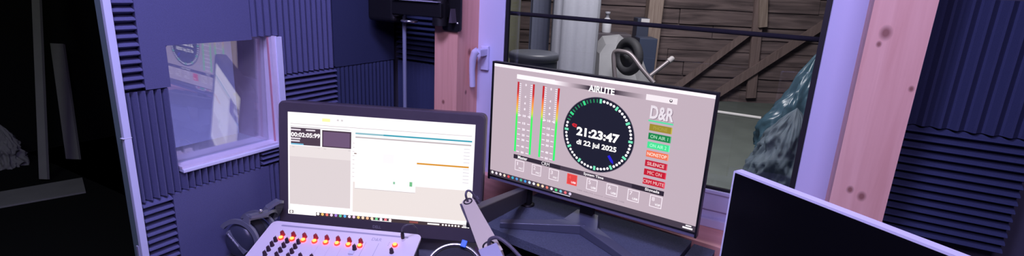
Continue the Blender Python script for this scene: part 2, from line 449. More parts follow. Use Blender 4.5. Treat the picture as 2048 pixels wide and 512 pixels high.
Z0, Z1, Z2, Z3 = -.006, -.262, -.518, -.775
foam('L', .5415, .586, Z1, Z0, 'horizontal', 'narrow blue-grey foam strip with level ridges at top beside the doorway', .0185)
foam('L', .586, .853, Z1, Z0, 'flat', 'smooth ridgeless foam panel above and left of the booth window', outline=[(.587, Z1+.001), (wy0, Z1+.001), (wy0, wz1), (.852, wz1), (.852, Z0), (.587, Z0)])
foam('L', .5415, .6395, Z2, Z1, 'vertical', 'foam panel with six upright ridges left of the booth window', .0165)
foam('L', .5445, .612, Z3, Z2, 'horizontal', 'foam piece with level ridges low down beside the doorway', .0185)
foam('L', .6395, .851, Z2, wz0-.010, 'vertical', 'short foam strip of upright ridges under the booth window sill', .0165)
foam('L', .851, .93, Z2, wz0-.010, 'horizontal', 'small foam offcut with level ridges under the right end of the booth sill', .017)
foam('L', .612, .872, Z3, Z2, 'flat', 'smooth foam panel below the booth window, above the headphones')
foam('L', .872, 1.11, Z3, Z2, 'vertical', 'foam panel with upright ridges low behind the bright white monitor', .0165)
foam('L', .853, 1.124, Z1-.008, Z0, 'vertical', 'large foam panel with upright ridges notched around the top right of the booth window', .0185, notch=[(.853, .936, wz1+.006), (.936, 1.124, Z1-.008)], mat='foam')
foam('L', .936, 1.128, Z2, Z1-.008, 'horizontal', 'foam panel with level ridges just above the left end of the bright monitor', .0165)
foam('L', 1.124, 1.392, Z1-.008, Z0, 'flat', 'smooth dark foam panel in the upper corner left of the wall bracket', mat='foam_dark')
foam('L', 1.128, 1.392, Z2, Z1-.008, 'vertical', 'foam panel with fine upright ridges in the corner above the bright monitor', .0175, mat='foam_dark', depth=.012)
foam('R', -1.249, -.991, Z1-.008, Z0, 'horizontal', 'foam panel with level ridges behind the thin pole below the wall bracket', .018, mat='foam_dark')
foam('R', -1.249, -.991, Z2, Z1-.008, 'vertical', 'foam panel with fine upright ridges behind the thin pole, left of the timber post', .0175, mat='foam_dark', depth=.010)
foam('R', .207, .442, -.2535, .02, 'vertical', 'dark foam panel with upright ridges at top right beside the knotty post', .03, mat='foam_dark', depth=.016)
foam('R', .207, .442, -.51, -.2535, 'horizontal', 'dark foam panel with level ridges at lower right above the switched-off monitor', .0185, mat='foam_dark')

# ================================================================= DESK AND RISER
ZD = -.73
t = thing('studio_desk', 'dark studio desk below the console and monitors', 'desk', (-.6, .9, ZFL))
b = MB()
b.prism([(-1.247, .50, ZD-.03), (-.2, .42, ZD-.03), (.52, .30, ZD-.03), (.52, 1.225, ZD-.03), (-.70, 1.30, ZD-.03), (-1.247, 1.38, ZD-.03)], (0, 0, .03))
b.build('desk_top', M['desk'], t, bevel=.003)
for (x, y) in ((-1.2, .56), (-1.2, 1.32), (.46, 1.16), (.46, .38)):
    b = MB(); b.box((x-.025, y-.025, ZFL), (x+.025, y+.025, ZD-.03)); b.build('leg', M['black_metal'], t)

ZR = -.605
t = thing('desk_riser', 'carpeted black riser shelf carrying the clock monitor', 'riser', (-.42, 1.13, ZD))
RA = [(-.672, 1.056), (-.195, 1.000), (-.166, 1.283), (-.632, 1.335)]
b = MB(); b.prism([(x, y, ZR-.024) for x, y in RA], (0, 0, .024)); b.build('shelf', M['carpet'], t, bevel=.006)
for (p, q) in (((-.655, 1.066), (-.632, 1.30)), ((-.232, 1.016), (-.205, 1.26))):
    b = MB(); p, q = np.array(p), np.array(q); dd = (q-p)
    b.obox((*p, ZD), (.018, 0, 0), (dd[0], dd[1], 0), (0, 0, ZR-.024-ZD)); b.build('support', M['black'], t)
b = MB(); b.obox((-.612, 1.295, ZD), (.40, -.042, 0), (.0016, .016, 0), (0, 0, ZR-.024-ZD)); b.build('back_panel', M['black'], t)
b = MB(); b.prism([(-.185, 1.0, ZD), (-.122, .99, ZD), (-.108, 1.272, ZD), (-.160, 1.278, ZD)], (0, 0, .121))
tag(b.build('carpeted_box', M['carpet'], bevel=.005), 'narrow dark carpeted box at the right end of the riser', 'box')

# ================================================================= MONITOR WITH THE CLOCK
def basis(az, tilt):
    u = np.array([math.cos(az), math.sin(az), 0]); n0 = np.array([math.sin(az), -math.cos(az), 0])
    v = np.array([0, 0, 1])*math.cos(tilt)-n0*math.sin(tilt)
    return u, v, np.cross(u, v)

def slab(b, o, u, v, n, a0, b0, a1, b1, d0, d1, r=0., mat=0, seg=6, k=1.):
    """rounded rectangle in the plane o,u,v (mm), from depth d0 to d1 along n"""
    pts = []
    if r:
        for (ca, cb, s) in ((a1-r, b1-r, 0), (a0+r, b1-r, 1), (a0+r, b0+r, 2), (a1-r, b0+r, 3)):
            for i in range(seg+1):
                q = (s+i/seg)*PI/2; pts.append((ca+r*math.cos(q), cb+r*math.sin(q)))
    else: pts = [(a0, b0), (a1, b0), (a1, b1), (a0, b1)]
    k = k/1000
    b.prism([o+u*x*k+v*y*k+n*d0*k for x, y in pts], n*(d1-d0)*k, mat)

KR = 1.08
o = np.array([-.401, 1.083, -.338])*KR; u, v, n = basis(-.069, .007)
t = thing('computer_monitor', 'thin-bezel monitor showing a black studio clock and two level meters', 'monitor', (-.43, 1.2, ZR))
b = MB()
slab(b, o, u, v, n, -270, -155, 270, 155, -15, -.6, 3, k=KR); slab(b, o, u, v, n, -150, -90, 150, 90, -30, -15, 10, k=KR)
b.build('housing', M['bezel_r'], t)
b = MB()
b.build  # frame drawn by four thin rails round the picture
for r_ in ((-271, -155.5, -265, 155.5), (266.5, -155.5, 271, 155.5), (-265, 151, 266.5, 155.5)):
    slab(b, o, u, v, n, *r_, -15.5, 1.2, 0, k=KR)
slab(b, o, u, v, n, -265, -147, 266.5, -143.5, -1, .8, 0, k=KR)
b.build('bezel', M['black'], t)
# picture on the screen
b = MB(); F = Flat(b, o, u, v, n, KR, .0)
BG = srgb(197, 178, 190)
F.rect(-265, -143.2, 266.5, 150.8, BG, 0)
F.rect(-265, 143.5, 266.5, 150.8, (1.1, .98, 1.05), 1)
F.rect(-265, -143.2, 266.5, -129.5, srgb(70, 60, 72), 1)
cols = [(250, 245, 250), (235, 220, 240), (255, 235, 235), (240, 220, 200), (225, 70, 80), (60, 170, 200), (90, 150, 220), (70, 180, 150), (60, 150, 230), (200, 220, 245), (240, 235, 245), (245, 220, 150), (250, 215, 190), (225, 120, 110), (235, 220, 240), (70, 210, 120), (120, 190, 210), (235, 110, 120), (220, 205, 235)]
for i, c in enumerate(cols):
    F.disc(-257+i*12.7, -135.3, 3.7, srgb(*c, k=1.1), 2, 12)
F.rect(-75, -142.6, -28, -141, srgb(240, 235, 250), 2)
F.rect(246, -134, 258, -131.2, (1, .95, 1), 2); F.rect(240, -140, 261, -136, (1, .95, 1), 2)
# header line: white search box running into a dark band that fades out again
WH, DK = np.array((1.05, .97, 1.03)), np.array(srgb(52, 40, 54)); BGa = np.array(BG)
N = 26
for i in range(N):
    a0, a1 = -92+i*(88/N), -92+(i+1)*(88/N); q = (i+.5)/N
    c = WH*(1-q/.45)+BGa*(q/.45) if q < .45 else BGa*(1-(q-.45)/.55)+DK*((q-.45)/.55)
    F.rect(a0, 121, a1+.2, 131, tuple(c), 1)
    a0, a1 = 57+i*(70/N), 57+(i+1)*(70/N)
    F.rect(a0, 120.5, a1+.2, 130.5, tuple(DK*(1-q)+BGa*q), 1)
F.rect(-197, 121, -92, 132, tuple(WH), 1); F.rect(-4, 120.5, 57, 130.5, tuple(DK), 1)
F.rect(128, 120, 194, 132.5, tuple(np.array((.95, .86, .92))), 1); F.disc(181, 126, 3.4, srgb(90, 78, 88), 2, 14); F.disc(181, 127, 1.7, (1, 1, 1), 3, 10)
F.text('AIRLITE', 26, 126, 62, 14.5, (1.25, 1.2, 1.25), 3, .03)
# level meters
def lerp(stops, q):
    for (p0, c0), (p1, c1) in zip(stops[:-1], stops[1:]):
        if q <= p1:
            s = (q-p0)/(p1-p0) if p1 > p0 else 0; return tuple(np.array(c0)*(1-s)+np.array(c1)*s)
    return stops[-1][1]
ramp = [(0, (.55, .012, .015)), (.15, (.62, .02, .02)), (.2, (.95, .12, .05)), (.32, (.98, .42, .06)), (.40, (.75, .72, .08)), (.47, (.06, .95, .12)), (1, (.02, .95, .16))]
for a0, a1 in ((-194, -145), (-123, -77)):
    top, bot = 114, -63
    for i in range(40):
        q0, q1 = i/40, (i+1)/40; c = lerp(ramp, (q0+q1)/2)
        y0, y1 = top-(top-bot)*q1, top-(top-bot)*q0
        F.rect(a0, y0-.1, a0+5.2, y1, c, 1); F.rect(a1-5.2, y0-.1, a1, y1, c, 1)
    mid = (a0+a1)/2
    tx = srgb(250, 240, 250, 1.1)
    for lab, y in (('0', 109), ('4', 80), ('6', 64), ('8', 49), ('10', 32), ('15', 13), ('20', -2.5), ('25', -17), ('30', -29.5), ('40', -47), ('50', -62)):
        F.text(lab, mid, y, 4.2*len(lab), 5.6, tx, 2, .04)
        if y <= 32: F.rect(a0+7, y-.9, a0+15, y+.9, tx, 2); F.rect(a1-15, y-.9, a1-7, y+.9, tx, 2)
    for i in range(17):
        y = 110-i*5.0
        F.rect(a0+6, y-.8, a0+11.5, y+.8, tx, 2); F.rect(a1-11.5, y-.8, a1-6, y+.8, tx, 2)
# clock
cx_, cy_ = 27, 22
F.disc(cx_, cy_, 87, srgb(24, 26, 42), 1, 72)
F.ring(cx_, cy_, 86.2, 87.4, srgb(120, 110, 125), 2, 72)
for s in range(60):
    a = PI/2-s*PI/30; ca, sa = math.cos(a), math.sin(a)
    late = 48 <= s <= 59
    if s % 5 == 0:
        c = srgb(120, 235, 190) if not late else srgb(60, 225, 140)
        p0, p1, wd = 73.5, 83.5, 2.7
        F.poly([(cx_+ca*p0-sa*wd, cy_+sa*p0+ca*wd), (cx_+ca*p0+sa*wd, cy_+sa*p0-ca*wd), (cx_+ca*p1+sa*wd, cy_+sa*p1-ca*wd), (cx_+ca*p1-sa*wd, cy_+sa*p1+ca*wd)], c, 2)
    elif late:
        c = srgb(38, 140, 92)
        p0, p1, wd = 74.5, 82.5, 1.5
        F.poly([(cx_+ca*p0-sa*wd, cy_+sa*p0+ca*wd), (cx_+ca*p0+sa*wd, cy_+sa*p0-ca*wd), (cx_+ca*p1+sa*wd, cy_+sa*p1-ca*wd), (cx_+ca*p1-sa*wd, cy_+sa*p1+ca*wd)], c, 2)
    else:
        F.disc(cx_+ca*79, cy_+sa*79, 3.1, (1.1, 1.05, 1.1), 2, 12)
def hand(ang, r, ln, wd, c):
    a = math.radians(90-ang); ca, sa = math.cos(a), math.sin(a)
    X = lambda p, q: (cx_+ca*p-sa*q, cy_+sa*p+ca*q)
    F.poly([X(r-ln/2, -wd/2), X(r-ln/2, wd/2), X(r+ln*.2, wd/2), X(r+ln/2, 0), X(r+ln*.2, -wd/2)][::-1], c, 2)
hand(282, 61, 13, 8, srgb(215, 40, 50)); hand(282, 60, 6, 3.4, srgb(120, 20, 34))
F_ = srgb(35, 30, 220)
hand(143, 63, 22, 6.5, F_)
F.text('21:23:47', 27, 22.5, 105, 21, (1.25, 1.2, 1.2), 3, .04)
F.text('di 22 jul 2025', 26, -4.5, 99, 16, (1.2, 1.15, 1.15), 3, .032)
# emblem and signal buttons
F.text('D&R', 166, 96, 50, 29, srgb(236, 226, 236), 3, .03); F.text('D&R', 167.4, 94.8, 50, 29, srgb(140, 122, 138), 2, .03)
F.rect(139, 75.5, 192, 79, srgb(90, 225, 165), 2)
for body, y, c, tc_, wt in (('PHONE', 63.5, (158, 140, 40), (176, 160, 70), 30), ('ON AIR 1', 44, (20, 135, 72), (175, 225, 195), 38), ('ON AIR 2', 24.5, (70, 230, 150), (185, 255, 220), 36), ('NONSTOP', 5, (245, 118, 84), (255, 240, 225), 42), ('SILENCE', -16.5, (196, 28, 52), (245, 205, 205), 37), ('MIC ON', -36.5, (198, 22, 44), (245, 200, 200), 31), ('CRM MUTE', -57.5, (202, 30, 52), (245, 205, 205), 46)):
    F.rect(143, y-7.2, 191.5, y+7.2, srgb(*c), 1); F.rect(189.2, y-7.2, 191.5, y+7.2, srgb(*[min(255, q+45) for q in c]), 2)
    F.text(body, 166.5, y, wt, 7.6, srgb(*tc_), 3, .012)
# footer band with captions and source buttons
F.rect(-194, -82, 192, -71, srgb(72, 60, 74), 1); F.rect(-194, -82, -60, -71, srgb(44, 36, 46), 2); F.rect(120, -82, 192, -71, srgb(44, 34, 46), 2)
for body, x, wt in (('Master', -167, 28), ('CRM', -101, 22), ('System Time', 27, 50), ('Signals', 166, 32)):
    F.text(body, x, -76.3, wt, 8.2, (1.1, 1.03, 1.08), 3, .018)
for i, (x, cap) in enumerate(((-175, 'MIC'), (-125, 'MIC'), (-76, 'MIC'), (-26.5, 'USB'), (25, 'USB'), (75, 'USB'), (126, 'USB'), (177, 'VOIP'))):
    c = srgb(252, 240, 250, 1.05) if i != 3 else srgb(255, 96, 88)
    if i == 3: F.rect(x-12.5, -111, x+12.5, -86, srgb(230, 70, 66), 1)
    F.frame(x-13.5, -112, x+13.5, -85, 1.5, c, 2)
    F.text(str(i+1), x-6, -93.5, 2.2 if i == 0 else 6, 9, c, 2, .0)
    F.text(cap, x+4.5, -105, 12, 5, (1.1, 1.05, 1.1), 2, .02)
F.text('D&R AIRLITE control  connected  USB', 48, -119.5, 118, 3.2, srgb(150, 132, 146), 2, 0)
b.build('screen', M['pixels'], t)
# neck and V foot
b = MB()
hub = np.array([-.428, 1.222, ZR])
b.obox(hub+(-.018, -.018, .028), (.036, -.0025, 0), (.001, .018, 0), (0, 0, .17)); b.build('neck', M['black'], t)
b = MB()
tipL, apex, tipR = np.array([-.612, 1.072, ZR]), np.array([-.420, 1.170, ZR]), np.array([-.232, 1.058, ZR])
def leg(tip):
    dd = tip-apex; dd /= np.linalg.norm(dd); pz = np.array([-dd[1], dd[0], 0])
    w0, w1 = .020, .011
    tp, ap = tip, apex-dd*.004
    A = [ap+pz*w0, tp+pz*w1, tp-pz*w1, ap-pz*w0]
    b.raw([(*A[0][:2], ZR), (*A[1][:2], ZR), (*A[2][:2], ZR), (*A[3][:2], ZR), (*A[0][:2], ZR+.026), (*A[1][:2], ZR+.015), (*A[2][:2], ZR+.015), (*A[3][:2], ZR+.026)], [(3,2,1,0),(4,5,6,7),(0,1,5,4),(1,2,6,5),(2,3,7,6),(3,0,4,7)])
leg(tipL); leg(tipR)
# sloping web from the V up to the neck
W0 = [(-.475, 1.160, ZR+.024), (-.375, 1.150, ZR+.024), (-.396, 1.214, ZR+.036), (-.458, 1.217, ZR+.036)]
W1 = [(-.470, 1.190, ZR), (-.375, 1.186, ZR), (-.400, 1.240, ZR), (-.456, 1.243, ZR)]
b.raw(W0+W1, [(0,1,2,3), (7,6,5,4), (0,4,5,1), (1,5,6,2), (2,6,7,3), (3,7,4,0)])
import bmesh
ob = b.build('foot', M['stand'], t, bevel=.002)
bm = bmesh.new(); bm.from_mesh(ob.data); bmesh.ops.recalc_face_normals(bm, faces=bm.faces); bm.to_mesh(ob.data); bm.free()

# ================================================================= BRIGHT WHITE MONITOR
KL = .97
o = np.array([-.976, 1.016, -.513])*KL; u, v, n = basis(.424, .117)
cb = o-v*.19*KL
t = thing('computer_monitor', 'rounded dark monitor with a bright white playlist behind the mixing console', 'monitor', (cb[0]-.02, cb[1]+.05, ZD))
b = MB()
slab(b, o, u, v, n, -293, -190, 293, 176, -34, -2, 16, k=KL)
slab(b, o, u, v, n, -200, -120, 200, 110, -56, -34, 20, k=KL)
b.build('housing', M['bezel'], t)
b = MB()
for r_ in ((-293, -190, -265.5, 176), (265.5, -190, 293, 176)): pass
# frame with rounded outer corners: outer ring minus the picture
outer = []
R_ = 16
for (ca, cbb, s) in ((293-R_, 176-R_, 0), (-293+R_, 176-R_, 1), (-293+R_, -190+R_, 2), (293-R_, -190+R_, 3)):
    for i in range(7):
        q = (s+i/6)*PI/2; outer.append((ca+R_*math.cos(q), cbb+R_*math.sin(q)))
inner_c = [(265.5, 146.5), (-265.5, 146.5), (-265.5, -149), (265.5, -149)]
inner = [inner_c[i//7] for i in range(28)]
kk = KL/1000
PO = lambda a, c, d: o+u*a*kk+v*c*kk+n*d*kk
nn = len(outer)
V_ = [PO(*p, -2) for p in outer]+[PO(*p, 3) for p in [(x*.985, (y+7)*.98-7) for x, y in outer]]+[PO(*p, 2) for p in inner]+[PO(*p, -2) for p in inner]
Fc = []
for i in range(nn):
    j = (i+1) % nn
    Fc += [(i, j, nn+j, nn+i), (nn+i, nn+j, 2*nn+j, 2*nn+i), (2*nn+i, 2*nn+j, 3*nn+j, 3*nn+i)]
b.raw(V_, Fc)
b.build('bezel', M['bezel'], t)
b = MB(); F = Flat(b, o, u, v, n, KL, -.0005)
W = (1.12, 1.06, 1.10)
F.rect(-265.5, -149, 265.5, 146.5, W, 0)
F.rect(-258, 113, 257, 114.2, srgb(190, 180, 182), 1)
F.rect(-258, 105, -85, 107, srgb(205, 200, 205), 1)
F.rect(-166, 125, -143, 134, (1.2, 1.15, .45), 1)
for x in (-121, -109): F.rect(x-3, 129, x+3, 134, srgb(220, 214, 216), 1)
# timer and empty preview
F.rect(-257, 54, -171, 103, srgb(78, 62, 76), 1)
F.text('00:02:05:99', -214, 83, 84, 13, (1.2, 1.1, 1.15), 3, .03)
F.rect(-257, 95, -228, 99, srgb(235, 225, 235), 2); F.rect(-213, 95.5, -186, 99.5, srgb(235, 225, 235), 2)
F.rect(-257, 70, -229, 74, srgb(240, 230, 240), 2); F.rect(-257, 63, -231, 67, srgb(240, 230, 240), 2)
F.rect(-257, 54, -220, 58, srgb(120, 190, 220), 2)
F.rect(-166, 53, -82, 101, srgb(70, 52, 66), 1); F.rect(-163, 56, -86, 97, srgb(112, 88, 120), 2)
for x in (-253, -179, -161, -90): F.rect(x, 46, x+7, 49, srgb(215, 206, 208), 2)
# grey list area, caption lines, window
F.rect(-261, -120, -83, 52, srgb(226, 214, 216), 1); F.rect(-261, 20, -83, 52, srgb(238, 228, 228), 2)
F.rect(-76, -128, 262, -40, srgb(240, 229, 226), 1)
F.rect(-261, -126, -222, -120, (1.3, 1.25, 1.28), 2)
F.rect(-70, 96.5, 258, 101, srgb(60, 165, 185), 2); F.rect(-70, 97.5, 10, 101.2, srgb(150, 195, 205), 3)
F.rect(-70, 86, 256, 90, srgb(196, 186, 188), 2)
F.rect(-70, -58, 104, 84, (1.12, 1.06, 1.10), 3); F.rect(-70, -59, 104, -57.6, srgb(205, 196, 198), 4)
F.rect(106, 24, 252, 28.5, srgb(222, 150, 30), 2)
F.rect(-73, 40, -66, 43, srgb(150, 130, 120), 4)
F.rect(40, -38, 46, -31, srgb(150, 205, 170), 4); F.rect(87, -41, 95, -28, srgb(120, 195, 140), 4); F.rect(10, 20, 40, 46, srgb(252, 246, 250, 1.05), 4)
for i in range(11):
    y = 76-i*9.5
    if abs(y-26) > 6: F.rect(236, y, 253, y+1.4, srgb(205, 200, 210), 2)
for i in range(9): F.rect(-78, 70-i*12, -72, 71.5-i*12, srgb(215, 205, 205), 2)
# taskbar
F.rect(-265.5, -149, 265.5, -139, srgb(70, 56, 58), 5)
F.rect(-265.5, -149, -183, -136, (1.5, 1.4, 1.4), 6); F.rect(-262, -147, -250, -138, srgb(95, 80, 82), 7); F.disc(-256, -142.5, 3.6, (1.2, 1.2, 1.2), 8, 12)
cols = [(255, 250, 245), (245, 190, 110), (240, 120, 110), (240, 210, 240), (160, 120, 215), (90, 190, 150), (90, 170, 235), (235, 220, 250), (230, 200, 235), (250, 205, 120), (250, 215, 190), (245, 180, 140), (250, 220, 190), (110, 200, 140), (235, 225, 245), (240, 120, 130), (245, 225, 225)]
for i, c in enumerate(cols): F.disc(-177+i*13.2, -143.2, 4.2, srgb(*c, k=1.2), 6, 12)
F.rect(-20, -148.8, 38, -147, (1.1, 1.1, 1.1), 6)
F.rect(90, -146, 115, -141, srgb(150, 80, 76), 6)
F.rect(142, -146, 176, -142, (1.2, 1.15, 1.15), 6)
for i in range(6): F.disc(186+i*9, -144, 2.8, (1.2, 1.15, 1.15), 6, 10)
F.rect(240, -147.5, 254, -144.5, (1.2, 1.15, 1.15), 6); F.rect(243, -143, 252, -140.8, (1.2, 1.15, 1.15), 6); F.disc(258.5, -144.5, 3.4, (1.2, 1.2, 1.2), 6, 12)
b.build('screen', M['pixels'], t)
b = MB(); F = Flat(b, o, u, v, n, KL, .0024)
F.text('DELL', -3, -166, 24, 8.5, None, 1, .02); b.build('maker_mark', M['grey_print'], t)
b = MB()
nb = o-n*.056*KL
b.obox(nb-u*.04-v*.02-n*.0001, u*.08, np.array((0, 0, 1))*.001+v*.0, -n*.022) if False else None
ph = np.array((n[0], n[1], 0)); ph /= np.linalg.norm(ph)
base = np.array([nb[0], nb[1], ZD])-ph*.022
b.obox(base-u*.035+(0, 0, .012), u*.07, -ph*.02, (0, 0, .17)); b.obox(base-u*.03+(0, 0, .14)-ph*.001, u*.06, ph*.026, (0, 0, .05))
b.build('neck', M['black'], t)
b = MB(); slab(b, base+ph*.03, u, -ph, np.array((0, 0, 1.)), -95, -35, 95, 75, 0, 12, 20)
ob = b.build('foot', M['black'], t)

# ================================================================= SWITCHED-OFF MONITOR
P0 = at(1468, 340, .75); az = math.radians(-31.9)
u, v, n = basis(az, .0)
o = P0
t = thing('computer_monitor', 'switched-off monitor with thin white bezel at lower right', 'monitor', (P0[0]+.2, P0[1]-.1, ZD))
b = MB(); slab(b, o, u, v, n, 0, -322, 545, 0, -14, 0, 3); b.build('housing', M['white_plastic'], t, bevel=.001)
b = MB(); slab(b, o, u, v, n, 3, -305, 542, -3.2, -1, .5, 0); b.build('screen', M['screen_off'], t)
b = MB(); q = o+u*.25-n*.014
b.obox(np.array((q[0], q[1], ZD+.01))-u*.03, u*.06, -n*.012, (0, 0, .25)); b.build('neck', M['white_plastic'], t)
b = MB(); slab(b, np.array((q[0], q[1], ZD))-n*.0, u, -n, np.array((0, 0, 1.)), -100, -90, 100, 70, 0, 10, 12); b.build('foot', M['white_plastic'], t)

# ================================================================= MIXING CONSOLE
KC = .96; KS = KC/.9
az, tl = .406, .249
cu = np.array([math.cos(az), math.sin(az), 0]); cd = np.array([math.sin(az)*math.cos(tl), -math.cos(az)*math.cos(tl), -math.sin(tl)]); cn = np.cross(cd, cu)
C0 = np.array([-1.008, .92, -.66])*KC
t = thing('mixing_console', 'pale lilac broadcast mixing console with red-lit channel buttons', 'mixing console', (C0[0]+.05, C0[1]-.15, ZD))
LEN = 285
b = MB(); slab(b, C0, cu, -cd, cn, -190.5, -LEN, 190.5, 0, -6, 0, 14, k=KS); b.build('panel', M['console'], t, bevel=.0012)
b = MB()
cp = lambda a, d_, h: C0+(cu*a+cd*d_+cn*h)*KS/1000
lo = [cp(-180, 8, -6), cp(180, 8, -6), cp(180, LEN-8, -6), cp(-180, LEN-8, -6)]
hi = [(p[0], p[1], ZD) for p in lo]
b.raw(lo+hi, [(3,2,1,0), (4,5,6,7), (0,1,5,4), (1,2,6,5), (2,3,7,6), (3,0,4,7)]); b.build('chassis', M['bezel'], t)
b = MB(); F = Flat(b, C0, cu, -cd, cn, KS, .0)
F.rect(-160, -17.6, 160, -12, None, 1)
F.poly([(-160, -17), (-160, -12.5), (-163, -14.7)], None, 1)
F.text('D&R', 88, -32, 24, 10, None, 1, -.005)
for a in (66, 97): F.rect(a-.4, -130, a+.4, -44, None, 1)
for i in range(8): F.rect(-139+28*i-13.5, -130, -139+28*i-13.2, -72, None, 1) if i > 3 else None
for y in (-38, -43, -48): F.rect(120, y-.8, 122, y+.8, None, 1)
b.build('panel_print', M['legend'], t)
def knob(a, d_, h=13, r=5.4, red=False):
    b = MB()
    b.lathe(cp(a, d_, 0), cn, [(r*1.12/1000, 0), (r*1.12/1000, .0015), (r/1000, .003), (r*.86/1000, (h-1)/1000), (r*.7/1000, h/1000)], 18)
    dd = cp(a, d_-2.2, h)
    b.obox(dd-cu*.0007, cu*.0014, cd*.0001-cd*.0028, cn*.0006)
    ob = b.build('knob', M['knob_led_glow' if red else 'knob'], t)
    if red: tag(ob, 'dark knob with red button glow in its colour')
    return ob
def button(a, d_):
    b = MB()
    b.lathe(cp(a, d_, 0), cn, [(.0070, 0), (.0070, .0035), (.0058, .0045)], 20, 0); b.lathe(cp(a, d_, 0), cn, [(.0052, .0040), (.0048, .0058), (.0028, .0066), (0, .0067)], 20, 1)
    ob = b.build('lit_button', [M['led_ring'], M['led_core']], t); tag(ob, 'lit red push button')
for i in range(8):
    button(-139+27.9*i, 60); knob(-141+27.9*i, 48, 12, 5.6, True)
button(137, 46)
for (a, rows) in ((-147, 4), (-118, 4), (-90, 4)):
    for k in range(rows): knob(a, 70+16*k, 12, 5.0)
knob(-63, 114, 12, 5); knob(-36, 114, 12, 5); knob(48, 71, 13, 5.2); knob(137, 70, 13, 5.2)
for a, d_ in ((46, 86), (137, 92)):
    b = MB(); b.obox(cp(a-6, d_-4, 0), cu*.012, cn*.006, cd*.008) if False else b.prism([cp(a-6, d_-4, 0), cp(a-6, d_+5, 0), cp(a+6, d_+5, 0), cp(a+6, d_-4, 0)], cn*.005)
    b.build('fader_cap', M['white_plastic'], t)
# patch lead plugged into the top of the panel
t2 = thing('patch_cable', 'short dark jack cable plugged into the top right of the console', 'cable', cp(151, 27, 0))
b = MB(); b.cyl(cp(151, 27, .2), cp(151, 27, 8), .0035, n=14); b.build('plug_collar', M['chrome'], t2)
b = MB(); b.lathe(cp(151, 27, 8), cn, [(.0045, 0), (.0048, .012), (.0036, .019), (.0028, .0225), (0, .023)], 16); b.build('plug', M['black'], t2)
p0 = cp(151, 27, 29)
b = MB()
pts = [p0+cn*0, p0+cn*.009+cu*.001, p0+cn*.017+cu*.007-cd*.002, p0+cn*.018+cu*.014-cd*.006, p0+cn*.006+cu*.022-cd*.022, p0-cn*.02+cu*.027-cd*.036, p0-cn*.06+cu*.028-cd*.042]
pts[-1] = np.array((pts[-2][0]+.002, pts[-2][1]+.004, ZD+.0045))
b.tube(pts, .0022, 8); b.build('lead', M['arm_dark'], t2)

# ================================================================= HEADPHONES
D_ = 1.33
C1 = at(473, 485, 1.328)
n1 = np.array([.3, -.95, .1]); n1 /= np.linalg.norm(n1)
t = thing('headphones', 'black closed-back studio headphones lying between console and foam wall', 'headphones', (C1[0], C1[1], ZD))
wv = at(505, 430, 1.335)-C1; wv -= n1*(wv@n1); wv /= np.linalg.norm(wv); sv = np.cross(wv, n1)
def cup(c, nrm, first):
    s_ = np.cross(wv, nrm)
    b = MB(); b.lathe(c, nrm, [(.047, -.052), (.049, -.040), (.047, -.030)], 32, ref=wv, sx=1.06); b.build('ear_pad', M['pad'], t)
    b = MB(); b.lathe(c, nrm, [(.044, -.032), (.045, -.018), (.040, -.008), (.033, -.002), (.018, .003), (0, .004)], 36, ref=wv, sx=1.06)
    shell = b.build('ear_cup', M['hp_shell'], t)
    if first:
        # raised band with the lettering across the cup
        b = MB(); hd = s_*.92-wv*.0+(-wv)*.38; hd = -hd; hd /= np.linalg.norm(hd); vd = np.cross(nrm, hd)
        if vd@wv < 0: vd = -vd
        b.prism([c+hd*-.036+vd*-.003+nrm*-.004, c+hd*.036+vd*-.003+nrm*-.004, c+hd*.036+vd*.006+nrm*-.004, c+hd*-.036+vd*.006+nrm*-.004], nrm*.0085)
        b.build('name_band', M['hp'], shell)
        b = MB(); hx_ = hd if (hd@np.array(_R)) > 0 else -hd
        F = Flat(b, c+nrm*.0047+vd*.0016, hx_, vd, nrm, 1., .0); F.text('beyerdynamic', -9, 0, 42, 7, None, 1, .05)
        b.build('lettering', M['white_print'], shell)
    # fork that carries the cup
    b = MB(); pts = []
    for q in np.linspace(-1.35, 1.35, 19):
        pts.append(c+wv*.053*math.cos(q)+s_*.055*math.sin(q)-nrm*.008)
    top = c+wv*.053-nrm*.008
    for i in range(len(pts)-1):
        p, q = pts[i], pts[i+1]; rp = (p-c+nrm*.008); rp /= np.linalg.norm(rp); rq = (q-c+nrm*.008); rq /= np.linalg.norm(rq)
        b.raw([p-rp*.005-nrm*.0035, p+rp*.0065-nrm*.0035, p+rp*.0065+nrm*.0045, p-rp*.005+nrm*.0045, q-rq*.005-nrm*.0035, q+rq*.0065-nrm*.0035, q+rq*.0065+nrm*.0045, q-rq*.005+nrm*.0045],
              [(0,1,5,4), (1,2,6,5), (2,3,7,6), (3,0,4,7), (0,3,2,1), (4,5,6,7)])
    b.prism([top-s_*.013-nrm*.003, top+s_*.013-nrm*.003, top+s_*.005+wv*.026-nrm*.003, top-s_*.005+wv*.026-nrm*.003], nrm*.006)
    fo = b.build('fork', M['hp'], t)
    bm = bmesh.new(); bm.from_mesh(fo.data); bmesh.ops.recalc_face_normals(bm, faces=bm.faces); bm.to_mesh(fo.data); bm.free()
    return top+wv*.024
s1 = cup(C1, n1, True)
C2 = C1-n1*.088
s2 = cup(C2, -n1, False)
b = MB()
e1 = at(524, 428, 1.36); e2 = at(538, 422, 1.39); e3 = at(546, 424, 1.42)
def spl(P, k=8):
    P = [np.array(p) for p in P]; out = []
    Q = [2*P[0]-P[1]]+P+[2*P[-1]-P[-2]]
    for i in range(1, len(Q)-2):
        for j in range(k):
            s = j/k; a, b_, c, d_ = Q[i-1:i+3]
            out.append(.5*((2*b_)+(-a+c)*s+(2*a-5*b_+4*c-d_)*s*s+(-a+3*b_-3*c+d_)*s**3))
    return out+[P[-1]]
path = spl([s1, e1, e2, e3, e3+np.array((-.008, .010, -.022)), s2+np.array((.012, .03, .012)), s2])
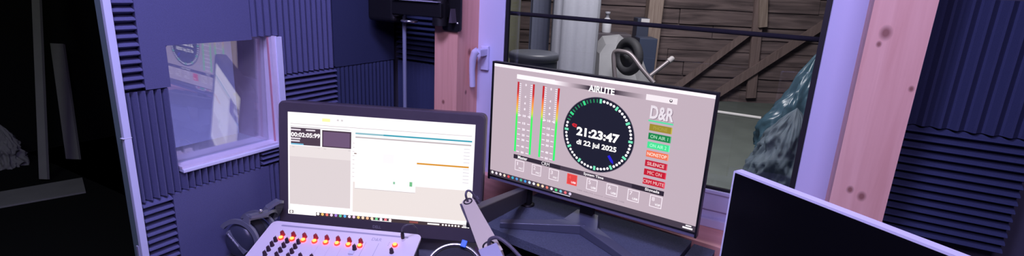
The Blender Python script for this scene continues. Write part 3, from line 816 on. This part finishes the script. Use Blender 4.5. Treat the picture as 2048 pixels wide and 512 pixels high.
for i in range(len(path)-1):
    p, q = path[i], path[i+1]; d_ = q-p; d_ /= np.linalg.norm(d_); sd = np.cross(d_, (0, 0, 1.)); sd /= np.linalg.norm(sd); up = np.cross(sd, d_)
    d2 = path[min(i+2, len(path)-1)]-q if i+2 < len(path) else d_; d2 = d2/np.linalg.norm(d2); sd2 = np.cross(d2, (0, 0, 1.)); sd2 /= np.linalg.norm(sd2); up2 = np.cross(sd2, d2)
    wd, th = .011, .004
    b.raw([p-sd*wd-up*th, p+sd*wd-up*th, p+sd*wd+up*th, p-sd*wd+up*th, q-sd2*wd-up2*th, q+sd2*wd-up2*th, q+sd2*wd+up2*th, q-sd2*wd+up2*th], [(0,1,5,4), (1,2,6,5), (2,3,7,6), (3,0,4,7), (0,3,2,1), (4,5,6,7)])
ob = b.build('headband', M['hp'], t)
bm = bmesh.new(); bm.from_mesh(ob.data); bmesh.ops.recalc_face_normals(bm, faces=bm.faces); bm.to_mesh(ob.data); bm.free()
b = MB(); sl0, sl1 = s1-wv*.004, e1+(e1-s1)*.35; sl = sl1-sl0; sl /= np.linalg.norm(sl); sw = np.cross(sl, _F); sw /= np.linalg.norm(sw); sn = np.cross(sl, sw); sn = sn if sn@_F < 0 else -sn
b.prism([sl0-sw*.008+sn*.006, sl0+sw*.008+sn*.006, sl1+sw*.010+sn*.006, sl1-sw*.010+sn*.006], -sn*.006); ob = b.build('slider', M['hp'], t, bevel=.001)
b = MB(); b.lathe(at(521, 421, 1.345), (.7, -.6, .4), [(.004, -.004), (.004, .003), (.002, .0045), (0, .0045)], 14); tag(b.build('adjuster_screw', M['chrome'], t), 'bright metal adjuster screw')

# ================================================================= MICROPHONE BOOM ARM AND MICROPHONE
E0 = at(935, 401, 1.0); E1 = at(985, 508, .86)
t = thing('microphone_boom', 'low boom arm with black rear beam and pale front beam crossing the bright monitor corner', 'microphone arm', (-.617, 1.236, ZR))
ax = E1-E0; L_ = np.linalg.norm(ax); ax /= L_
fc = -(E0+E1)/2; fc -= ax*(fc@ax); fc /= np.linalg.norm(fc); fc = fc*.92+np.array((0, 0, 1.))*.25; fc -= ax*(fc@ax); fc /= np.linalg.norm(fc)
sd = np.cross(ax, fc)
if sd@_R < 0: sd = -sd
b = MB()
prof = []
wd = .0122
for q in np.linspace(PI, 2*PI, 9): prof.append((math.sin(q)*wd*1.0, math.cos(q)*wd))
pts = [E0+ax*(a+.004)+sd*c for a, c in prof]+[E0+ax*(L_)+sd*.0185, E0+ax*(L_)-sd*.0185]
b.prism(pts, -fc*.020)
ob = b.build('upper_arm', M['arm'], t, bevel=.0025)
bm = bmesh.new(); bm.from_mesh(ob.data); bmesh.ops.recalc_face_normals(bm, faces=bm.faces); bm.to_mesh(ob.data); bm.free()
b = MB(); b.obox(E0-sd*.0162+ax*-.004-fc*.020, ax*.062, sd*.004, fc*.016); b.build('side_plate', M['arm_dark'], t)
b = MB()
for (k, r) in ((.004, .009), (L_-.022, .011)):
    b = MB(); b.lathe(E0+ax*k+fc*.0006, fc, [(r, -.001), (r, .0008), (r*.75, .0008), (r*.75, -.0008), (0, -.0008)], 20)
    b.build('cable_grommet', M['black'], t)
b = MB()
lp = spl([E0+ax*.004-fc*.004, E0+ax*.001+fc*.013, E0+ax*-.006+sd*.006+fc*.017, E0+sd*.013+ax*-.003+fc*.012, E0+sd*.02+ax*.006-fc*.012])
b.tube(lp, .0022, 8); b.build('cable', M['arm_dark'], t); b = MB()
lp = spl([E0+ax*(L_-.022)-fc*.003, E0+ax*(L_-.024)+fc*.010+sd*.005, E0+ax*(L_-.016)+sd*.018+fc*.014, E0+ax*(L_+.006)+sd*.030+fc*.008, E0+ax*(L_+.04)+sd*.040])
b.tube(lp, .0032, 8); b.build('cable', M['arm_dark'], t)
b = MB(); b.obox(E0+sd*.012-ax*.008-fc*.014, sd*.010, -ax*.010+ax*.022, fc*.010) ; b.build('elbow_bracket', M['arm_dark'], t)
b = MB(); b.obox(E1-sd*.020-ax*.016+fc*.001, sd*.034, ax*.045, fc*.006); b.build('end_joint', M['silver'], t, bevel=.002)
b = MB(); b.obox(E1-sd*.0235-ax*.022+fc*.001, sd*.004, ax*.03, fc*.008); b.build('clamp_lever', M['knob'], t)
b = MB(); b.cyl((-.617, 1.236, ZR), (-.617, 1.236, ZR+.060), .0125, n=24); b.lathe((-.617, 1.236, ZR), (0, 0, 1), [(.02, 0), (.02, .004), (.0125, .006)], 24); b.build('post', M['black'], t)
A0, A1 = at(1047, 386, 1.47), E0-fc*.030+ax*.010
b = MB(); dd = A1-A0; s_ = np.cross(dd, (0, 0, 1.)); s_ /= np.linalg.norm(s_); u_ = np.cross(s_, dd); u_ /= np.linalg.norm(u_)
b.obox(A0-s_*.012-u_*.026, dd, s_*-.0+u_*.042, s_*.024) if np.cross(dd, u_)@s_ > 0 else b.obox(A0-s_*.012-u_*.026, dd, s_*.024, u_*.042)
b.build('lower_arm', M['boom'], t, bevel=.003)
b = MB(); b.cyl(E0-fc*.052+ax*.012, E0-fc*.0205+ax*.004, .013, n=20); b.build('elbow_joint', M['arm_dark'], t)

MC = at(908, 546, .80)
mn = -MC/np.linalg.norm(MC); mn = mn*.9+np.array((0, 0, 1))*.25; mn /= np.linalg.norm(mn)
t = thing('microphone', 'round black microphone head with silver rim and blue clip at bottom edge', 'microphone', MC-mn*.03)
b = MB(); b.lathe(MC, mn, [(.030, -.055), (.040, -.035), (.0425, -.006), (.038, .001), (.02, .004), (0, .005)], 40); b.build('grille', M['mesh_black'], t)
b = MB(); 
e_ = np.cross(mn, (0, 0, 1)); e_ /= np.linalg.norm(e_); g_ = np.cross(e_, mn)
b.tube([MC+(e_*math.cos(q)+g_*math.sin(q))*.0445 for q in np.linspace(0, 2*PI, 56, False)], .0024, 10, closed=True); b.build('rim', M['chrome'], t)
b = MB(); q = math.radians(108); rp = e_*math.cos(q)+g_*math.sin(q); tp = np.cross(mn, rp)
b.obox(MC+rp*.041-tp*.0045-mn*.004, tp*.009, rp*.0115, mn*.010) if (np.cross(tp, rp)@mn) > 0 else b.obox(MC+rp*.041+tp*.0045-mn*.004, -tp*.009, rp*.0115, mn*.010)
tag(b.build('clip', M['blue_clip'], t, bevel=.001), 'bright blue clip')
b = MB(); b.tube(spl([MC-mn*.045, MC-mn*.05+(0.01, 0, -.03), E1+ax*.035-fc*.012]), .006, 10); b.build('swivel_mount', M['black_metal'], t)

# ================================================================= WALL BRACKET AND POLE
t = thing('wall_bracket', 'black swivel bracket fixed high on the left timber post above the thin pole', 'bracket', (-.92, 1.27, -.13))
b = MB(); slab(b, np.array((-.9225, 1.2795, -.05)), np.array((1., 0, 0)), np.array((0, 0, 1.)), np.array((0, -1., 0)), -32, -88, 32, 110, 0, 9, 9); b.build('wall_plate', M['black_metal'], t, bevel=.001)
b = MB(); b.lathe((-.9, 1.2705, -.114), (0, -1, 0), [(.0042, -.001), (.0042, .002), (0, .003)], 14); b.build('screw', M['chrome'], t)
b = MB(); b.box((-1.11, 1.222, -.098), (-.925, 1.262, -.058)); b.cyl((-.945, 1.245, -.122), (-.945, 1.245, -.03), .022, n=24); b.build('swivel_arm', M['black_metal'], t, bevel=.002)
b = MB(); b.box((-1.10, 1.214, -.056), (-.93, 1.262, -.0535)); b.build('cover_strip', M['silver'], t)
b = MB(); b.prism([(-.913, 1.245, -.112), (-.902, 1.245, -.112), (-.907, 1.245, -.072)], (0, .024, 0)); b.build('gusset', M['bezel'], t)
b = MB(); b.box((-1.215, 1.225, -.125), (-1.105, 1.29, .14)); b.cyl((-1.108, 1.245, -.105), (-1.108, 1.245, -.04), .018, n=20); b.build('head', M['black'], t, bevel=.012)
t = thing('stand_pole', 'thin pale upright pole with a round collar below the wall bracket', 'pole', (-1.095, 1.262, ZD))
b = MB(); b.cyl((-1.095, 1.262, ZD), (-1.095, 1.262, -.101), .0062, n=16); b.build('tube', M['pole'], t)
b = MB(); b.lathe((-1.066, 1.252, -.1215), (0, 0, 1), [(.025, 0), (.027, .002), (.027, .005), (.024, .007), (0, .007)], 28); b.build('collar', M['chrome'], t)
b = MB(); b.lathe((-1.095, 1.262, ZD), (0, 0, 1), [(.05, 0), (.05, .006), (.012, .012), (.0062, .02)], 28); b.build('base_plate', M['black'], t)

# ================================================================= SHED SEEN THROUGH THE BIG WINDOW
sh = lambda px, py, dep: at(px, py, dep)
hr = np.array([_R0[0], _R0[1], 0.]); hf = np.array([-_R0[1], _R0[0], 0.])      # along / away from the plank wall
b = MB(); b.box((-9, YW+.09, ZFL-.06), (6, 11, ZFL)); struct('floor_shed', b, M['concrete'])
WD = 7.3
m, nt, bs = new_mat('rough_planks')
tc = nt.nodes.new('ShaderNodeTexCoord'); br = nt.nodes.new('ShaderNodeTexNoise')
mp = nt.nodes.new('ShaderNodeMapping'); mp.inputs['Rotation'].default_value = (0, 0, math.atan2(-hr[1], hr[0])); mp.inputs['Scale'].default_value = (1.2, 1.2, 14)
br.inputs['Scale'].default_value = 1.4; br.inputs['Detail'].default_value = 6; br.inputs['Distortion'].default_value = .5
nt.links.new(tc.outputs['Object'], mp.inputs['Vector']); nt.links.new(mp.outputs['Vector'], br.inputs['Vector'])
cr = nt.nodes.new('ShaderNodeValToRGB'); cr.color_ramp.elements[0].position = .3; cr.color_ramp.elements[0].color = (.052, .037, .038, 1); cr.color_ramp.elements[1].position = .72; cr.color_ramp.elements[1].color = (.215, .158, .155, 1)
nt.links.new(br.outputs['Fac'], cr.inputs['Fac']); nt.links.new(cr.outputs['Color'], bs.inputs['Base Color']); bs.inputs['Roughness'].default_value = .9
M['planks'] = m
M['brace'] = wood('brace_board', (.22, .16, .15), (.15, .105, .10))
M['brace_pale'] = wood('batten_board', (.33, .26, .22), (.24, .18, .15))
b = MB(); rng = random.Random(3)
wo = hf*WD
z = ZFL
while z < 2.2:
    h = rng.uniform(.16, .21); s = -5.5
    while s < 5.5:
        e = s+rng.uniform(2.2, 3.2); off = rng.uniform(-.012, .012)
        # waney lower edge
        k = 9; xs = np.linspace(s, e-.01, k); lo_ = [rng.uniform(-.006, .006) for _ in xs]
        poly = [wo+hr*x+hf*off+np.array((0, 0, z+q)) for x, q in zip(xs, lo_)]+[wo+hr*x+hf*(off+.02)+np.array((0, 0, z+h+.004)) for x in xs[::-1]]
        b.prism(poly, hf*.03); s = e
    z += h
struct('wall_shed', b, M['planks'])
b = MB(); c_ = wo+hf*.1; b.obox(c_-hr*5.5+np.array((0, 0, ZFL)), hr*11, hf*.05, (0, 0, 3.7)); struct('wall_shed_backing', b, M['dark_room'])
def board(name, p, q, wdt, mat, dep, label, th=.04, group=None):
    p, q = np.array(p), np.array(q); a = q-p; a /= np.linalg.norm(a); s = np.cross(a, hf); s /= np.linalg.norm(s)
    b = MB(); b.obox(p-s*wdt/2-hf*th, q-p, s*wdt, hf*th) if np.cross(q-p, s)@hf > 0 else b.obox(p+s*wdt/2-hf*th, q-p, -s*wdt, hf*th)
    o = b.build(name, M[mat]); return tag(o, label, 'timber', group)
wp = lambda px, py: on(px, py, hf, WD-.014)
wp2 = lambda px, py: on(px, py, hf, WD-.06)
board('brace_board', wp2(1395, 212), wp2(1650, 46), .11, 'brace', WD, 'diagonal brace nailed across the plank wall at right of the window view')
board('brace_board', wp2(1330, 190), wp2(1500, 62), .085, 'brace', WD, 'shorter diagonal brace on the plank wall left of the upright batten')
board('upright_batten', wp(1529, -130), wp(1500, 195), .13, 'brace', WD, 'upright batten in the middle of the plank wall')
board('upright_batten', wp2(1529, -130), wp2(1524, 54), .11, 'brace_pale', WD, 'short pale upright piece over the batten high on the plank wall')
# metal bar just outside the glass
y_ = YW+.075
b = MB(); b.cyl((-1.02, y_+.03, -.0865), (.14, y_+.03, -.0955), .0068, n=14); tag(b.build('security_bar', simple('bar_steel', (.035, .03, .035), .8, spec=.1)), 'thin dark metal bar crossing outside the big window', 'bar')

def sbox(name, label, cat, px0, py0, px1, dep, mat, wdep=.25, zb=ZFL):
    p = at(px0, py0, dep); q = at(px1, py0, dep); w_ = (q-p)@hr
    b = MB(); b.obox((p[0], p[1], zb), hr*w_, hf*wdep, (0, 0, p[2]-zb))
    return tag(b.build(name, mat, bevel=.01), label, cat), p, w_
# timber post and yellow board
sbox('timber_post', 'pale timber post standing in front of the plank wall', 'post', 1316, -140, 1346, 6.6, wood('post_wood', (.36, .28, .24), (.25, .18, .15)), .2)
sbox('yellow_board', 'pale yellow board upright at the far left of the window view', 'board', 1005, -140, 1050, 5.6, simple('yellow_board', (.42, .42, .26), .7, noise_amt=.15, noise_scale=5), .05)
sbox('wall_plank', 'brown upright plank between the white drapes and timber post', 'plank', 1270, -140, 1312, 6.9, wood('plank_wood', (.30, .19, .17), (.2, .12, .11)), .05)
# drapes
def drape(name, label, px0, px1, dep, mat, folds, amp, ztop=1.6, seed=0, py=60, taper=0.):
    p = at(px0, py, dep); q = at(px1, py, dep); c = (p+q)/2; w_ = abs((q-p)@hr)/2
    rg = random.Random(seed); ph = [rg.uniform(0, 6.3) for _ in range(6)]
    b = MB(); N, K = 64, 12; rings = []
    for k in range(K):
        z = ZFL+.003+(ztop-ZFL)*k/(K-1); rr = []
        for i in range(N):
            a = 2*PI*i/N
            r = 1+amp*math.sin(folds*a+ph[0]+.25*math.sin(k*.5+ph[1]))+amp*.6*math.sin((folds*2+1)*a+ph[2]+k*.12)
            s = 1+taper*(1-k/(K-1))
            rr.append((c[0]+hr[0]*w_*r*s*math.cos(a)+hf[0]*w_*.6*r*s*math.sin(a), c[1]+hr[1]*w_*r*s*math.cos(a)+hf[1]*w_*.6*r*s*math.sin(a), z))
        rings.append(rr)
    vs = [p for r in rings for p in r]
    b.raw(vs, [(k*N+i, k*N+(i+1) % N, (k+1)*N+(i+1) % N, (k+1)*N+i) for k in range(K-1) for i in range(N)], 0, None, True)
    b.face(rings[-1])
    return tag(b.build(name, mat), label, 'drape')
drape('gathered_curtain', 'tall pale grey gathered curtain hanging in the shed', 1103, 1196, 4.6, simple('pale_cloth', (.46, .47, .54), .8, noise_amt=.08), 9, .035, seed=1)
drape('gathered_curtain', 'blue-grey curtain hanging left of the pale curtain', 1060, 1098, 5.0, simple('blue_cloth', (.22, .24, .34), .85, noise_amt=.1), 7, .06, seed=2)
# dark tub
c = at(1068, 104, 4.0)
t = thing('plastic_drum', 'dark plastic drum standing in front of the curtains', 'drum', (c[0], c[1], ZFL))
b = MB(); R0 = .185; hz = c[2]-ZFL
b.lathe((c[0], c[1], ZFL), (0, 0, 1), [(R0*.9, 0), (R0, .03), (R0, .32), (R0*1.04, .34), (R0, .36), (R0, .66), (R0*1.04, .68), (R0, .7), (R0, hz-.06)], 40); b.build('body', simple('drum_plastic', (.05, .055, .075), .45), t)
b = MB(); b.lathe((c[0], c[1], ZFL), (0, 0, 1), [(R0, hz-.06), (R0*1.05, hz-.05), (R0*1.05, hz-.01), (R0*.95, hz), (0, hz-.004)], 40); b.build('lid', simple('drum_lid', (.07, .075, .095), .4), t)
p = at(1021, 80, 4.6); q = at(1031, 95, 4.6)
# cabinet with bottle
_, p, w_ = sbox('metal_cabinet', 'dark metal cabinet behind the upturned wheelbarrow', 'cabinet', 1192, 66, 1264, 6.0, simple('cabinet_dark', (.10, .085, .10), .5), .35)
c = at(1215, 65, 6.05); c[2] = p[2]+.001
t = thing('spray_bottle', 'white bottle standing on the dark metal cabinet', 'bottle', c+hf*.1)
cb_ = c+hf*.1
b = MB(); b.lathe(cb_, (0, 0, 1), [(.052, 0), (.055, .01), (.055, .13), (.03, .165), (.022, .17)], 24); b.build('bottle_body', simple('bottle_white', (.7, .7, .75), .4), t)
b = MB(); b.lathe(cb_, (0, 0, 1), [(.022, .17), (.022, .21), (.03, .212), (.03, .24), (0, .242)], 20); b.build('nozzle', simple('bottle_cap', (.4, .4, .46), .4), t)
# dark blue bin
_, p, w_ = sbox('storage_bin', 'dark blue upright bin between the wheel and the timber post', 'bin', 1280, 76, 1316, 6.2, simple('bin_blue', (.045, .06, .11), .5), .3)
_, p2, w2 = sbox('storage_bin', 'taller narrow dark bin with a white label behind the blue bin', 'bin', 1276, 36, 1300, 6.56, simple('bin_dark', (.05, .06, .10), .5), .25)
lb = at(1283, 37, 6.55); lq = at(1299, 52, 6.55)
b = MB(); b.obox((lb[0], lb[1], lq[2]), hr*((lq-lb)@hr), hf*-.004, (0, 0, lb[2]-lq[2])); ob = b.build('label', simple('label_white', (.75, .73, .75), .6), None)
tag(ob, None, None); ob.parent = _; ob.matrix_parent_inverse = _.matrix_world.inverted()
# upturned wheelbarrow
wc = at(1257, 113, 5.1)
t = thing('wheelbarrow', 'wheelbarrow stood on end with its black wheel on top', 'wheelbarrow', (wc[0], wc[1], ZFL))
axl = hr*.87+hf*.49; axl /= np.linalg.norm(axl); tang = np.cross((0, 0, 1), axl)
b = MB(); pts = [wc+(tang*math.cos(q)+np.array((0, 0, 1))*math.sin(q))*.145 for q in np.linspace(0, 2*PI, 40, False)]
b.tube(pts, .045, 12, closed=True); tyre = b.build('tyre', simple('tyre_rubber', (.03, .03, .035), .7), t)
b = MB(); b.lathe(wc-axl*.02, axl, [(0, -.022), (.03, -.022), (.034, -.004), (.115, .002), (.115, .038), (.034, .044), (.03, .062), (0, .062)], 28); b.build('wheel_rim', simple('rim_dark', (.05, .05, .055), .5), t)
steel = simple('barrow_tube', (.24, .21, .22), .4, metal=.3)
b = MB(); b.tube(spl([at(1231, 165, 5.0), at(1228, 130, 4.98), at(1229, 105, 4.96), at(1245, 103, 4.9), at(1262, 110, 4.86), at(1284, 138, 4.8), at(1308, 166, 4.75)]), .021, 10); b.build('front_fork', steel, t)
for s in (-1, 1):
    p = at(1308, 166, 4.75) if s > 0 else at(1231, 165, 5.0)
    b = MB(); b.tube([p, (p[0]+.03*s, p[1], ZFL+.02)], .021, 10); b.build('frame_tube', steel, t)
b = MB(); h0, h1 = at(1300, 152, 4.9), at(1342, 119, 4.9)
b.tube([h0, h1], .020, 10); b.build('leg', steel, t)
b = MB(); b.lathe(h1, h1-h0, [(.026, -.03), (.026, .02), (.018, .03), (0, .031)], 14); b.build('rubber_grip', simple('grip_pale', (.45, .42, .42), .6), t)
tray = simple('tray_pale', (.36, .36, .38), .6, noise_amt=.2, noise_scale=6)
T0 = at(1213, 66, 5.35); T1 = at(1252, 92, 5.35); B0 = at(1176, 150, 5.35); B1 = at(1296, 150, 5.35)
b = MB()
rim = [at(1186, 96, 5.72), at(1205, 73, 5.72), at(1238, 70, 5.72), at(1254, 84, 5.72), at(1284, 120, 5.72), at(1300, 165, 5.72), at(1300, 260, 5.72), at(1180, 260, 5.72), at(1178, 150, 5.72)]
pan = [at(1200, 108, 5.5), at(1212, 90, 5.5), at(1232, 88, 5.5), at(1244, 98, 5.5), at(1264, 130, 5.5), at(1275, 170, 5.5), at(1275, 235, 5.5), at(1200, 235, 5.5), at(1198, 150, 5.5)]
k = len(rim)
b.raw(rim+pan, [(i, (i+1) % k, k+(i+1) % k, k+i) for i in range(k)]+[tuple(range(k, 2*k))])
ob = b.build('tray', tray, t); sm = ob.modifiers.new('thick', 'SOLIDIFY'); sm.thickness = .008
# teal tarpaulin over a heap, pale sack in front
def heap(name, label, cat, ctr, rx, ry, hgt, mat, seed, power=1.2, amp=.12, crease=.42):
    b = MB(); N, K = 140, 48; vs = []
    for k_ in range(K):
        s = k_/(K-1); z = hgt*s; rad = (1-s**power)*.92+.08*(1-s)
        for i in range(N):
            a = 2*PI*i/N
            nz = noise.noise(Vector((math.cos(a)*2.1+seed, math.sin(a)*2.1, s*2.5)))*amp*2+amp*.5*math.sin(7*a+seed+3*s)
            cv = Vector((math.cos(a)*3.3+seed*2, math.sin(a)*3.3, s*4.2))
            nz += -abs(noise.noise(cv))*crease-abs(noise.noise(cv*2.3))*crease*.45
            rr = max(.01, rad*(1+nz)) if k_ < K-1 else .01
            vs.append((ctr[0]+rx*rr*math.cos(a)*hr[0]+ry*rr*math.sin(a)*hf[0], ctr[1]+rx*rr*math.cos(a)*hr[1]+ry*rr*math.sin(a)*hf[1], ZFL+.002+z))
    b.raw(vs, [(k_*N+i, k_*N+(i+1) % N, (k_+1)*N+(i+1) % N, (k_+1)*N+i) for k_ in range(K-1) for i in range(N)], 0, None, True)
    b.face(vs[-N:])
    return tag(b.build(name, mat), label, cat)
tp = at(1628, 100, 4.9)
heap('tarpaulin', 'crumpled teal plastic tarpaulin draped over a heap by the right window edge', 'tarpaulin', (tp[0]+.06, tp[1]+.1, 0), .46, .35, tp[2]-ZFL, simple('teal_plastic', (.05, .105, .145), .3, noise_amt=.3, noise_scale=7), 4.2, 1.5, .14)
sp = on(1572, 330, (0, 0, 1), ZFL+.3)
heap('plastic_sack', 'pale blue-grey plastic sack on the shed floor in front of the tarpaulin', 'sack', (sp[0], sp[1], 0), .30, .25, .72, simple('sack_plastic', (.10, .135, .165), .7, noise_amt=.3, noise_scale=8), 1.3, 3.0, .07)
r0, r1 = on(1405, 219, (0, 0, 1), ZFL+.020), on(1522, 236, (0, 0, 1), ZFL+.020)
b = MB(); b.cyl(r0, r1, .019, n=12); tag(b.build('broom_handle', simple('pale_rod', (.9, .88, .86), .5)), 'pale rod lying on the shed floor right of the clock monitor', 'rod')

# ================================================================= DARK ROOM THROUGH THE DOORWAY
hallc = simple('hall_pale', (.30, .30, .28), .8, noise_amt=.2, noise_scale=5)
def hall(name, label, cat, pts, dep, th):
    P = [at(x, y, dep) for x, y in pts]
    nr = np.cross(P[1]-P[0], P[2]-P[0]); nr /= np.linalg.norm(nr)
    b = MB(); b.prism(P, nr*th); ob = b.build(name, hallc)
    bm = bmesh.new(); bm.from_mesh(ob.data); bmesh.ops.recalc_face_normals(bm, faces=bm.faces); bm.to_mesh(ob.data); bm.free()
    return tag(ob, label, cat)

HZ = ZFL+.002
fl_ = lambda x, y: on(x, y, (0, 0, 1), HZ)
b = MB(); P = [fl_(-30, 392), fl_(165, 358), fl_(172, 386), fl_(-30, 422)]; b.prism(P[::-1] if np.cross(P[1]-P[0], P[2]-P[0])[2] < 0 else P, (0, 0, .012)); tag(b.build('floor_mat', hallc), 'pale mat on the floor of the dark room beyond the doorway', 'mat')
def plank(name, label, foot, top_px, dep, wdt):
    f0 = fl_(*foot); p1 = at(*top_px, dep); a = p1-f0; s_ = np.array(_R)*wdt; s_[2] = 0
    b = MB(); nn_ = np.cross(s_, a); nn_ /= np.linalg.norm(nn_)
    b.obox(f0-s_/2+(0, 0, .014), s_, a, nn_*.02); return tag(b.build(name, hallc), label, 'board')
plank('leaning_board', 'tall narrow pale board standing in the dark room, taller of the two', (92, 362), (74, -60), np.dot(fl_(92, 362), _F)+.1, .055)
plank('leaning_board', 'shorter pale board leaning to the right in the dark room', (150, 322), (118, 92), np.dot(fl_(150, 322), _F)+.1, .10)
hp_ = fl_(8, 330)
heap('sack', 'dim grey sack slumped at the far left edge of the dark room', 'sack', (hp_[0], hp_[1], 0), .16, .13, .34, hallc, 9.1, 2.2, .1)
def area(name, loc, target, size, power, col, size_y=None, spread=None):
    l = bpy.data.lights.new(name, 'AREA'); l.energy = power; l.color = col; l.size = size
    if size_y: l.shape = 'RECTANGLE'; l.size_y = size_y
    if spread: l.spread = spread
    o = bpy.data.objects.new(name, l); COL.objects.link(o); o.location = (loc[0], loc[1], loc[2]+H)
    dv = Vector(target)-Vector(loc); o.rotation_euler = dv.to_track_quat('-Z', 'Y').to_euler()
    return o
# ================================================================= LIGHT
area('hall_fill_light', (-2.6, -.2, .9), (-3.9, 1.1, -1.3), .4, 6, (.9, 1.0, .88))  # added unseen light, lifts the pale things in the dark room
VIO = (.50, .46, 1.0)
area('led_panel', (-.45, .25, .97), (-.8, .7, -.5), .5, 42, VIO)
area('led_panel', (.35, -.5, .9), (-.1, 1.4, -.3), .6, 22, (.66, .52, 1.0))
area('booth_fill_light', (-2.0, 1.6, -1.1), (-2.85, 1.6, -.9), .4, 7, (.40, .42, 1.0))  # added low light, makes the wall behind the pane glow violet
area('shed_fill_light', (-1.0, 3.6, 2.2), (-1.6, 6, -.6), 1.2, 190, (1.0, .93, .93))  # added unseen light to brighten the planks and clutter outside
w_ = bpy.data.worlds.new('night'); SC.world = w_; w_.use_nodes = True
w_.node_tree.nodes['Background'].inputs[0].default_value = (.3, .28, .5, 1); w_.node_tree.nodes['Background'].inputs[1].default_value = .01

vs_ = SC.view_settings
SC.display_settings.display_device = 'sRGB'
vs_.view_transform = 'Standard'; vs_.look = 'None'; vs_.gamma = 1; vs_.exposure = 0; vs_.use_curve_mapping = False
